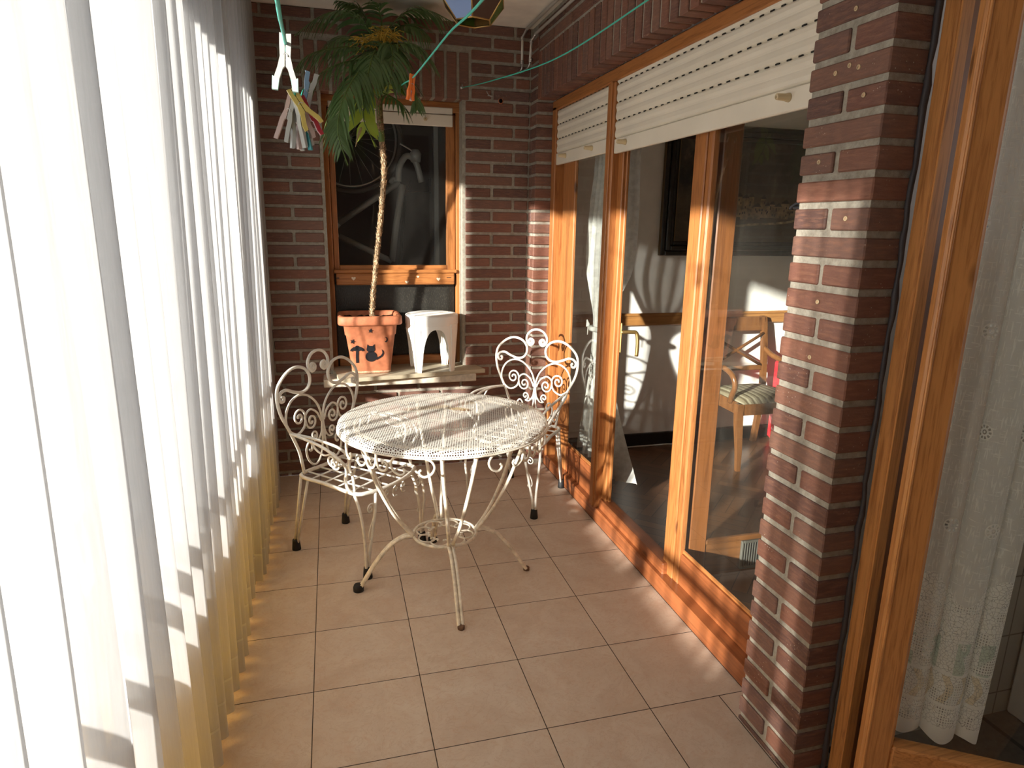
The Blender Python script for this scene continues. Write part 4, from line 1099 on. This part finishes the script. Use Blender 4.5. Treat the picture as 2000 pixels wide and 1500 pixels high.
    for dx, dz, yy in ((0, 0, 0), (-.085, -.035, .01), (.03, .012, 0), (.06, 0, .01)):
        base = Vector(L((.385 + dx * .35, 1.88 + yy, 2.225)))
        top = Vector(L((.388 + dx, 1.86 + yy, 2.285 + dz)))
        b.tube(cr([base, base.lerp(top, .5) + Vector((0, -.015, .01)), top], 5), .003, 5)
        for i in range(46):
            st_ = base.lerp(top, random.uniform(.3, 1.0)); a = random.uniform(0, 2 * PI); e = random.uniform(-.5, .8); ll = random.uniform(.03, .085)
            v = Vector((math.cos(a) * math.cos(e), math.sin(a) * math.cos(e) * .6, math.sin(e)))
            b.tube(cr([st_, st_ + v * ll * .5 + Vector((0, 0, .006)), st_ + v * ll + Vector((0, 0, -.012))], 3), .0018, 4)
    o = b.build('flower_spray', M['flower'], root); tag(o, 'yellow flower spray at the crown')
    b = MB(); b.tube(cr([L((.278, 1.76, 1.852)), L((.262, 1.75, 1.815)), L((.248, 1.75, 1.765))], 5), [.003, .006, .007, .007, .007, .006, .005, .004, .003, .002, .001], 6); tag(b.build('dry_leaf', M['dry'], root), 'withered leaf tip')
palm()

# ------------------------------------------------------------------ plastic stool on the shelf board
def stool():
    root = empty('plastic_stool', (.652, 2.172, .612)); tag(root, 'small white plastic stool standing on the window board beside the pot', 'stool')
    b = MB(); b.lathe([(0, .3195), (.138, .3195), (.1385, .3194), (.1460, .3165), (.1485, .3120), (.149, .3110), (.149, .2650), (.1485, .2640), (.144, .262), (.142, .30), (0, .306)], 48)
    for y in (-.06, -.03, 0, .03, .06):
        w_ = math.sqrt(.125 ** 2 - y * y); b.box(-w_, w_, y - .0015, y + .0015, .319, .3206, .0006)
    b.build('seat', M['plastic_white'], root)
    b = MB(); N = 128; K = 10
    def zlow(th):
        ph = ((th) % (PI / 2)) - PI / 4; ph = PI / 4 - abs(ph)      # angle away from the arch centre
        hw = .60
        return .245 * max(0.0, 1 - (ph / hw) ** 2.6) ** .55 if ph < hw else 0.0
    def ring(th, z, off): 
        r = .148 - off; lean = 1.0 - .055 * (1 - z / .29)
        return (r * math.cos(th) * lean, r * math.sin(th) * lean, z)
    rows_o, rows_i = [], []
    for i in range(K + 1):
        ro, ri = [], []
        for j in range(N + 1):
            th = 2 * PI * j / N; zl = zlow(th); z = zl + (.285 - zl) * i / K
            ro.append(ring(th, z, 0)); ri.append(ring(th, z, .006))
        rows_o.append(ro); rows_i.append(ri)
    b.grid(rows_o, 0, True); b.grid(rows_i, 0, True); b.grid([rows_o[0], rows_i[0]], 0, False)
    b.build('skirt', M['plastic_white'], root)
    for k in range(4):
        a = PI / 4 + k * PI / 2; u = Vector((math.cos(a), math.sin(a), 0)); v = Vector((-u.y, u.x, 0)); b = MB()
        for sg in (1, -1):
            rr = []
            for z, r, wv in ((0, .136, .012), (.19, .144, .020), (.24, .1455, .024), (.287, .1405, .030)):
                p = u * r + v * sg * wv; e = u * .009; t_ = v * .0035
                rr.append([tuple(q + Vector((0, 0, z))) for q in (p - t_ - u * .012, p + t_ - u * .012, p + t_ + e * .5, p - t_ + e * .5)])
            b.loft(rr, 0, False)
        rr = []
        for z, r, wv in ((0, .136, .013), (.19, .146, .019), (.27, .147, .024)):
            p = u * r; rr.append([tuple(p + v * wv * s1 + u * s2 * .004 + Vector((0, 0, z))) for s1, s2 in ((-1, -1), (1, -1), (1, 1), (-1, 1))])
        b.loft(rr, 0, False)
        b.build('leg', M['plastic_white'], root)
    root.rotation_euler = (0, 0, math.radians(3))
stool()

# ------------------------------------------------------------------ clotheslines and pegs
def cord(name, pts, r, label):
    b = MB(); b.tube(cr(pts, 8), r, 8); o = b.build(name, M['cord']); tag(o, label, 'clothesline', 'turquoise clotheslines'); return o
cord('clothesline', [(.115, -2.19, 1.75), (.095, -1.6, 1.63), (.073, -.75, 1.650), (.066, -.55, 1.676), (.0625, -.38, 1.690), (.063, -.12, 1.660), (.056, .25, 1.70), (.044, 1.2, 1.90), (.034, 2.22, 2.085)], .0026, 'turquoise clothesline near the sheer curtain, carrying most of the pegs')
cord('clothesline', [(.33, -2.19, 1.86), (.372, -.9, 1.77), (.389, -.3, 1.804), (.421, .2, 1.881), (.418, .5, 1.893), (.395, .75, 1.880), (.42, 1.2, 1.95), (.507, 2.22, 2.126)], .0026, 'turquoise clothesline in front of the palm, carrying the orange peg')
cord('clothesline', [(1.05, -2.19, 2.08), (.995, -.3, 2.045), (.987, .3, 2.032), (.959, 1.0, 2.032), (.856, 1.6, 2.061), (.836, 2.215, 2.14)], .0026, 'turquoise clothesline running past the door lintel to the wall hook')
b = MB(); b.tube(cr([(.836, 2.230, 2.14), (.836, 2.205, 2.14), (.836, 2.198, 2.150), (.836, 2.206, 2.158)], 4), .0025, 6); b.lathe([(0, 2.132), (.010, 2.135), (.010, 2.145), (0, 2.148)], 8, (.836, 2.212))
tag(b.build('wall_hook', M['steel']), 'small hook in the brick joint holding the clothesline end', 'hook')
def peg(x, y, z, ca, cb, rot, tilt, spread, label, ln=.074, roll=0.0, scale=1.0, tip=None):
    root = empty('clothes_peg', (x, y, z)); root.rotation_euler = (roll, tilt, rot); root.scale = (scale,) * 3
    tag(root, label, 'clothes peg', 'clothes pegs on the lines')
    for sg, m in ((1, ca), (-1, cb)):
        e = spread / 2
        pr = [(.0012, .006), (.0085, .007), (.0085, -.010), (.0078, -.026), (.0115, -.042), (e + .002, -.058), (e + .0035, -ln), (e - .0035, -ln), (e - .006, -.060), (.0035, -.043), (.0008, -.040), (.0006, -.012), (.0016, -.004)]
        b = MB(); poly = [(sg * a, c) for a, c in pr]
        if sg < 0: poly = poly[::-1]
        b.prism(poly, .009, 0, Matrix.Translation((0, -.0045, 0))); arm = b.build('arm', M[m], root)
        if tip:
            t_ = MB(); pp = [(e + .0040, -.055), (e + .0045, -ln - .0008), (e - .0043, -ln - .0008), (e - .0062, -.060)]; pp = [(sg * a, c) for a, c in pp]
            if sg < 0: pp = pp[::-1]
            t_.prism(pp, .0098, 0, Matrix.Translation((0, -.0049, 0))); t_.build('arm_tip', M[tip], arm)
    b = MB(); b.tube([(.0042 * math.cos(a), -.0052 + .0104 * i / 40, -.026 + .0042 * math.sin(a)) for i, a in enumerate([i * .55 for i in range(41)])], .0008, 5); b.build('spring', M['steel'], root)
peg(.0625, -.38, 1.697, 'pin_white', 'pin_white', 0, .06, .030, 'white clothes peg with mint tips, nearest on the curtain-side line', tip='pin_mint')
BX, BY, BZ = .063, -.12, 1.660
peg(BX - .004, BY - .012, BZ + .004, 'pin_yellow', 'pin_yellow', .1, -.55, .034, 'yellow clothes peg on the front of the hanging peg bunch', .070)
peg(BX + .018, BY + .03, BZ - .01, 'pin_blue', 'pin_white', .1, PI + .25, .020, 'pale blue clothes peg pointing upward behind the peg bunch', .060)
peg(BX + .010, BY + .012, BZ - .006, 'pin_red', 'pin_pink', .2, -.42, .018, 'dark red clothes peg at the right of the peg bunch', .070)
peg(BX - .006, BY + .004, BZ - .004, 'pin_white', 'pin_pink', -.1, .32, .020, 'off-white clothes peg slanting left in the peg bunch', .082)
peg(BX + .000, BY + .016, BZ - .006, 'pin_pink', 'pin_white', .5, .06, .014, 'pinkish clothes peg hanging straight in the peg bunch', .090)
peg(BX + .006, BY + .022, BZ - .006, 'pin_teal', 'pin_white', -.3, -.10, .016, 'teal clothes peg at the back of the peg bunch', .092)
peg(BX + .003, BY - .002, BZ - .008, 'pin_white', 'pin_white', .9, -.30, .020, 'white clothes peg slanting right in the peg bunch', .086)
peg(.394, .750, 1.884, 'pin_orange', 'pin_orange', .15, .10, .016, 'orange clothes peg on the line before the palm', .072)
peg(.397, .772, 1.884, 'pin_pink', 'pin_orange', .3, .20, .014, 'pink and orange clothes peg just behind the orange one', .070)

# ------------------------------------------------------------------ pipes, wall fittings
def pipe(pts, fit, label, r=.0075):
    c = cr(pts, 1) if False else [Vector(p) for p in pts]
    root = empty('water_pipe', (0, 0, 0)); tag(root, label, 'pipe', 'white pipes in the ceiling corner')
    b = MB(); b.tube(c[:2], r, 10); b.build('pipe_run', M['pipe_paint'], root)
    b = MB(); b.tube(c[2:4], r * .92, 10); b.build('pipe_drop', M['pipe_paint'], root)
    b = MB(); b.tube(cr(c[1:3], 4), r * 1.0, 8); b.build('elbow', M['steel'], root); b = MB(); b.tube(cr(c[3:], 5), r * .7, 8)
    b.build('lower_bend', M['steel'], root)
    for z in (c[2].z - .004, c[3].z + .008):
        b = MB(); b.lathe([(r, z - .007), (r * 1.5, z - .006), (r * 1.5, z), (r * 1.1, z + .001), (r * 1.4, z + .003), (r * 1.4, z + .008), (r, z + .010)], 10, (c[2].x, c[2].y)); b.build('pipe_joint', M['steel'], root)
pipe([(1.185, -.9, 2.447), (1.185, 2.175, 2.447), (1.163, 2.185, 2.405), (1.163, 2.185, 2.275), (1.163, 2.188, 2.255), (1.158, 2.20, 2.245), (1.150, 2.228, 2.243)], 0, 'white ceiling pipe on the room side of the pair')
pipe([(1.208, -.9, 2.405), (1.208, 2.09, 2.405), (1.196, 2.125, 2.38), (1.190, 2.125, 2.275), (1.186, 2.135, 2.255), (1.176, 2.17, 2.243), (1.165, 2.228, 2.240)], 0, 'white ceiling pipe nearer the door lintel, lower of the pair')
b = MB(); b.tube([(1.056 + .012 * math.cos(a), 2.2235, 2.088 + .013 * math.sin(a)) for a in [2 * PI * i / 16 for i in range(16)]], .003, 5, True, 0); b.lathe([(0, 0), (.0125, 0), (.0125, .003), (0, .003)], 16, (0, 0), 1)
for q in range(16 * 5, len(b.v)): x, y, z = b.v[q]; b.v[q] = (1.056 + x, 2.2215 + z * .3, 2.088 + y)
tag(b.build('drill_hole', [M['terracotta'], M['hole']]), 'round drilled hole in the brick wall beside the corner', 'hole')
b = MB(); b.tube(cr([(.985, 2.226, 2.112), (.985, 2.205, 2.110), (.992, 2.200, 2.106), (1.004, 2.203, 2.104)], 4), .003, 6); b.tube(cr([(.985, 2.205, 2.110), (.975, 2.202, 2.122), (.972, 2.202, 2.130)], 4), .002, 5)
tag(b.build('cable_clip', M['pin_white']), 'white clip nailed to the bricks beside the drilled hole', 'clip')
b = MB(); 
for (x, z) in ((1.01, 2.35),): b.lathe([(0, z - .004), (.004, z - .003), (.004, z + .003), (0, z + .004)], 8, (x, 2.222))
tag(b.build('wall_nail', M['pin_white']), 'pale nail head in the brick wall under the ceiling', 'nail')

# ------------------------------------------------------------------ stained-glass lantern
def lantern():
    root = empty('stained_glass_lantern', (.730, 1.40, 2.465)); tag(root, 'six-sided stained-glass lantern fixed under the ceiling', 'lantern')
    hx = lambda r, z, o=.26: [Vector((r * math.cos(o + PI / 3 * i), r * math.sin(o + PI / 3 * i), z)) for i in range(6)]
    R1, R2, R3 = hx(.128, -.035), hx(.140, -.150), hx(.078, -.225)
    cols = ['g_green', 'g_amber', 'g_clear', 'g_brown', 'g_blue', 'g_brown']; low = ['g_amber', 'g_lime', 'g_brown', 'g_blue', 'g_brown', 'g_green']
    def panel(A, B_, C, D, m, nm):
        c = (A + B_ + C + D) / 4; n = (B_ - A).cross(D - A).normalized() * .002; q = [c + (p - c) * .96 for p in (A, B_, C, D)]
        b = MB(); b.loft([[p - n for p in q], [p + n for p in q]], 0, False); b.build(nm, M[m], root)
    for i in range(6):
        j = (i + 1) % 6; panel(R1[i], R1[j], R2[j], R2[i], cols[i], 'glass_panel'); panel(R2[i], R2[j], R3[j], R3[i], low[i], 'glass_panel')
    b = MB()
    for ring in (R1, R2, R3): b.tube(ring, .0042, 6, True)
    for i in range(6): b.tube([R1[i], R2[i], R3[i]], .0038, 6); b.lathe([(0, 0), (.007, .003), (.008, .010), (.004, .016), (0, .016)], 8, (R2[i].x, R2[i].y))
    for q in range(len(b.v)):
        pass
    b.build('came_frame', M['brass'], root)
    b = MB(); b.lathe([(.0, 0), (.11, 0), (.11, -.012), (.128, -.020), (.128, -.035), (.05, -.035), (0, -.035)], 24); b.build('ceiling_plate', M['brass'], root)
lantern()

# ------------------------------------------------------------------ living room seen through the door
def drape():
    root = empty('tied_curtain', (1.50, 1.66, 0)); tag(root, 'pale printed curtain tied back behind the glass door', 'curtain')
    K = [(2.04, 1.66, .27), (1.76, 1.63, .205), (1.5, 1.65, .235), (1.24, 1.67, .235), (1.07, 1.70, .13), (.97, 1.722, .055), (.89, 1.73, .038), (.80, 1.725, .05), (.65, 1.70, .095), (.45, 1.66, .18), (.30, 1.63, .26), (.17, 1.595, .33)]
    cen = cr([(c, w_, z) for z, c, w_ in K], 4); rows = []; NC = 80
    for q in cen:
        c, w_, z = q.x, q.y, q.z; am = .022 + .05 * min(1, w_ / .3) * .5
        rows.append([(1.495 + am * math.cos(j / NC * 2 * PI * 7) + .006 * math.sin(j * 1.7), c + w_ * (2 * j / NC - 1), z + (.012 * math.sin(j * .3) if z < .2 else 0)) for j in range(NC + 1)])
    b = MB(); b.grid([[(x - 1.50, y - 1.66, z) for x, y, z in r] for r in rows], 0, True); b.build('drape_cloth', M['drape'], root)
    b = MB(); b.tube([(-.005 + .05 * math.cos(a), .06 + .055 * math.sin(a), .893) for a in [2 * PI * i / 24 for i in range(24)]], .014, 8, True)
    b.loft([[(-.05, .11 + a, .91 + c) for a, c in ((0, 0), (.035, .02), (.04, -.02), (0, -.01))], [(-.045, .11 + a, .91 + c) for a, c in ((0, 0), (.035, .02), (.04, -.02), (0, -.01))]])
    b.tube([(-.048, .125, .90), (-.048, .128, .85)], .003, 5); b.build('tieback', M['drape'], root)
drape()
def painting():
    x0, x1, z0, z1, yf = 2.03, 3.22, 1.262, 2.02, 2.15
    root = empty('framed_painting', (0, 0, 0)); root.location = ((x0 + x1) / 2, yf, (z0 + z1) / 2); tag(root, 'large dark oil landscape in a black frame on the white wall', 'painting')
    hw, hh = (x1 - x0) / 2, (z1 - z0) / 2
    b = MB()
    for w0, w1, d in ((0, .03, .035), (.03, .06, .045), (.06, .085, .028)):
        b.box(-hw + w0, -hw + w1, -d, 0, -hh + w0, hh - w0, .006); b.box(hw - w1, hw - w0, -d, 0, -hh + w0, hh - w0, .006)
        b.box(-hw + w1, hw - w1, -d, 0, -hh + w0, -hh + w1, .006); b.box(-hw + w1, hw - w1, -d, 0, hh - w1, hh - w0, .006)
    b.build('picture_frame', M['frame_black'], root)
    b = MB(); b.box(-hw + .085, -hw + .091, -.031, -.006, -hh + .085, hh - .085); b.box(-hw - .001, -hw + .004, -.03, -.004, -hh, hh); b.build('gilt_edge', M['gilt'], root)
    b = MB(); b.box(-hw + .08, hw - .08, -.012, -.004, -hh + .08, hh - .08, 0, 0)
    cv = b.build('canvas', M['painting'], root)
    b = MB(); r_ = random.Random(5); x = -.10
    while x < .36:
        w_ = r_.uniform(.03, .06); h_ = r_.uniform(.06, .12) * (1.15 - (x + .1)); zb = -.16 + .02 * r_.random()
        b.box(x, x + w_, -.0135, -.0120, zb, zb + h_, 0, 0); b.prism([(x - .004, zb + h_), (x + w_ + .004, zb + h_), (x + w_ * .6, zb + h_ + .025)], -.0013, 1, Matrix.Translation((0, -.0123, 0)))
        for _ in range(3): wx = x + r_.uniform(.006, w_ - .012); wz = zb + r_.uniform(.01, h_ - .02); b.box(wx, wx + .007, -.0142, -.0130, wz, wz + .013, 0, 1)
        x += w_ * .93
    b.box(.36, .43, -.0137, -.012, -.16, .08, 0, 1)
    pth = cr([(-.20, -.215), (0, -.19), (.2, -.178), (.33, -.16), (.38, -.11), (.385, -.06)], 6)
    b.grid([[(q.x, -.0128, q.y - .008) for q in pth], [(q.x, -.0128, q.y + .006) for q in pth]], 2, False)
    b.build('painted_village', [M['paint_house'], M['paint_dark'], M['paint_road']], cv)
painting()
def armchair():
    root = empty('wooden_armchair', (2.575, 1.835, FLZ)); tag(root, 'wooden armchair with crossed back and striped seat against the white wall', 'chair')
    W_ = M['chair_wood']; hb, hf = .205, .225
    b = MB(); b.loft([[(-hf, -.205, z), (hf, -.205, z), (hb, .19, z), (-hb, .19, z)] for z in (.325, .395)]); b.build('seat_frame', W_, root)
    b = MB(); rows = []
    for i in range(11):
        v = -1 + .2 * i; rows.append([((hf - .012 + (hb - hf) * (v + 1) / 2) * u, -.205 + .39 * (v + 1) / 2 - .01 * (1 - v) * .5, .395 + .034 * (1 - u ** 4) ** .5 * (1 - v ** 4) ** .5) for u in [-1 + .1 * j for j in range(21)]])
    b.grid(rows, 0, True); b.build('cushion', M['stripe'], root)
    b = MB(); by = .20
    b.box(-hb - .005, hb + .005, by + .033, by + .063, .742, .835, .008); b.box(-hb, hb, by, by + .024, .495, .525, .004)
    for sg in (1, -1): b.tube([(-hb * .95 * sg, by + .01, .52), (0, by + .018, .625), (hb * .95 * sg, by + .026, .73)], .010, 8)
    b.build('back_frame', W_, root)
    for sg in (1, -1):
        b = MB(); b.loft([[(sg * hb + a, y + c, z) for a, c in ((-.016, -.016), (.016, -.016), (.016, .016), (-.016, .016))] for y, z in ((.235, 0), (.215, .15), (.195, .34), (.205, .50), (.225, .66), (.250, .80), (.262, .835))]); b.build('leg', W_, root)
        b = MB(); b.loft([[(sg * hf + a * k, y + c * k, z) for a, c in ((-.02, -.02), (.02, -.02), (.02, .02), (-.02, .02))] for y, z, k in ((-.235, 0, .6), (-.225, .12, .75), (-.20, .27, .95), (-.19, .36, 1.0), (-.19, .395, 1.0))]); b.build('leg', W_, root)
        b = MB(); b.tube(cr([(sg * hb, .225, .64), (sg * (hb + .015), .16, .60), (sg * (hf + .02), .05, .575), (sg * (hf + .025), -.06, .575), (sg * (hf + .022), -.135, .545), (sg * (hf + .015), -.155, .49), (sg * (hf + .008), -.125, .43), (sg * hf, -.10, .385)], 6), .017, 8); b.build('armrest', W_, root)
armchair()
b = MB(); b.box(-.14, .14, -.09, .09, 0, .56, .03); root = b.build('red_case', M['red'], None, (3.035, 2.02, FLZ))
tag(root, 'red case standing on the parquet beyond the wooden armchair', 'case')
b = MB(); b.tube(cr([(-.05, 0, .56), (-.045, 0, .60), (.045, 0, .60), (.05, 0, .56)], 5), .008, 6); b.build('handle', M['black_paint'], root)
b = MB(); b.tube(cr([(1.60, 2.118, FLZ + .006), (1.9, 2.116, FLZ + .006), (2.15, 2.118, FLZ + .006), (2.24, 2.112, FLZ + .012), (2.29, 2.116, FLZ + .08), (2.30, 2.126, FLZ + .2), (2.285, 2.136, FLZ + .3), (2.275, 2.144, FLZ + .34)], 8), .005, 6)
tag(b.build('power_cable', M['cable']), 'white cable lying along the black skirting of the living room', 'cable')

# ------------------------------------------------------------------ bicycle stored upright behind the back window
def bicycle():
    root = empty('bicycle', (.45, 2.85, 0)); tag(root, 'grey bicycle stored upright in the dim room behind the back window', 'bicycle')
    G = M['bike_grey']; L = lambda x, z, y=0: (x - .45, y, z)
    wc = (.255, 1.93); RW = .315
    b = MB(); b.tube([L(wc[0] + RW * math.cos(a), wc[1] + RW * math.sin(a)) for a in [2 * PI * i / 56 for i in range(56)]], .016, 8, True, 0); wl = b.build('wheel', M['tyre'], root)
    b = MB(); b.tube([L(wc[0] + (RW - .03) * math.cos(a), wc[1] + (RW - .03) * math.sin(a)) for a in [2 * PI * i / 56 for i in range(56)]], .007, 6, True)
    for i in range(24):
        a = 2 * PI * i / 24; e = a + (.35 if i % 2 else -.35); b.tube([L(wc[0] + .02 * math.cos(e), wc[1] + .02 * math.sin(e), .02 if i % 2 else -.02), L(wc[0] + (RW - .03) * math.cos(a), wc[1] + (RW - .03) * math.sin(a))], .0013, 4)
    b.tube([L(*wc, -.04), L(*wc, .04)], .02, 10); b.build('spokes', M['steel'], wl)
    b = MB()
    b.tube([L(.575, 1.665), L(.53, 1.42), L(.495, 1.185)], .021, 10)                 # seat tube
    b.tube([L(.555, 1.68), L(.17, 1.42)], .019, 10); b.tube([L(.17, 1.34), L(.495, 1.185)], .019, 10); b.tube([L(.17, 1.42), L(.10, 1.33), L(.17, 1.34)], .02, 8)
    b.tube(cr([L(.545, 1.68, -.05), L(.555, 1.77, -.05), L(.60, 1.835, -.05), L(.655, 1.80, -.05), L(.69, 1.68, -.05)], 5), .019, 10)
    b.tube(cr([L(.545, 1.68), L(.52, 1.70), L(.50, 1.67)], 3), .016, 8)
    b.build('bike_frame', G, root)
    b = MB(); b.tube(cr([L(.56, 1.905, -.05), L(.60, 1.885, -.05), L(.635, 1.865, -.05), L(.645, 1.84, -.05)], 5), .005, 6); b.build('brake_lever', M['steel'], root)
    b = MB(); b.box(.60 - .45, .74 - .45, -.10, -.05, 1.615, 1.625); b.box(.73 - .45, .745 - .45, -.10, -.05, 1.615, 1.70); b.tube([L(.60, 1.63, -.07), L(.62, 1.69, -.07)], .008, 6); b.build('pedal', M['black_paint'], root)
    b = MB(); b.lathe([(.010, 1.80), (.030, 1.80), (.036, 1.85), (.020, 1.875)], 12, (.655 - .45, -.05)); b.build('saddle_clamp', G, root)
    b = MB(); b.tube([L(.60, 1.60, .1), L(.50, .6, .1), L(.47, .02, .1)], .012, 8); b.tube([L(.75, .02, .12), L(.70, .3, .12)], .01, 6); b.build('stand', M['black_paint'], root)
bicycle()
b = MB(); b.box(.80, .83, 3.0, 3.03, 0, 2.46, .003); tag(b.build('wardrobe_edge', M['bike_grey']), 'grey upright post in the dim room behind the bicycle', 'post')

# ------------------------------------------------------------------ plugged screw holes in the pillar bricks
for yy, zz in ((-.222, 1.889), (-.224, 1.776), (-.252, 1.767), (-.183, 1.768), (-.277, 1.707), (-.163, 1.58), (-.271, 1.451), (-.216, 1.259), (-.213, 1.124)):
    b = MB(); b.tube([(1.2275, yy + .0042 * math.cos(a), zz + .0042 * math.sin(a)) for a in [2 * PI * i / 14 for i in range(14)]], .0014, 5, True, 0)
    b.loft([[(x, yy + .0036 * math.cos(2 * PI * i / 12), zz + .0036 * math.sin(2 * PI * i / 12)) for i in range(12)] for x in (1.2295, 1.2280)], 1)
    tag(b.build('wall_plug', [M['peg'], M['limescale']]), 'small round plugged screw hole in the face of the brick pillar', 'wall plug', 'plugged screw holes in the brick pillar')
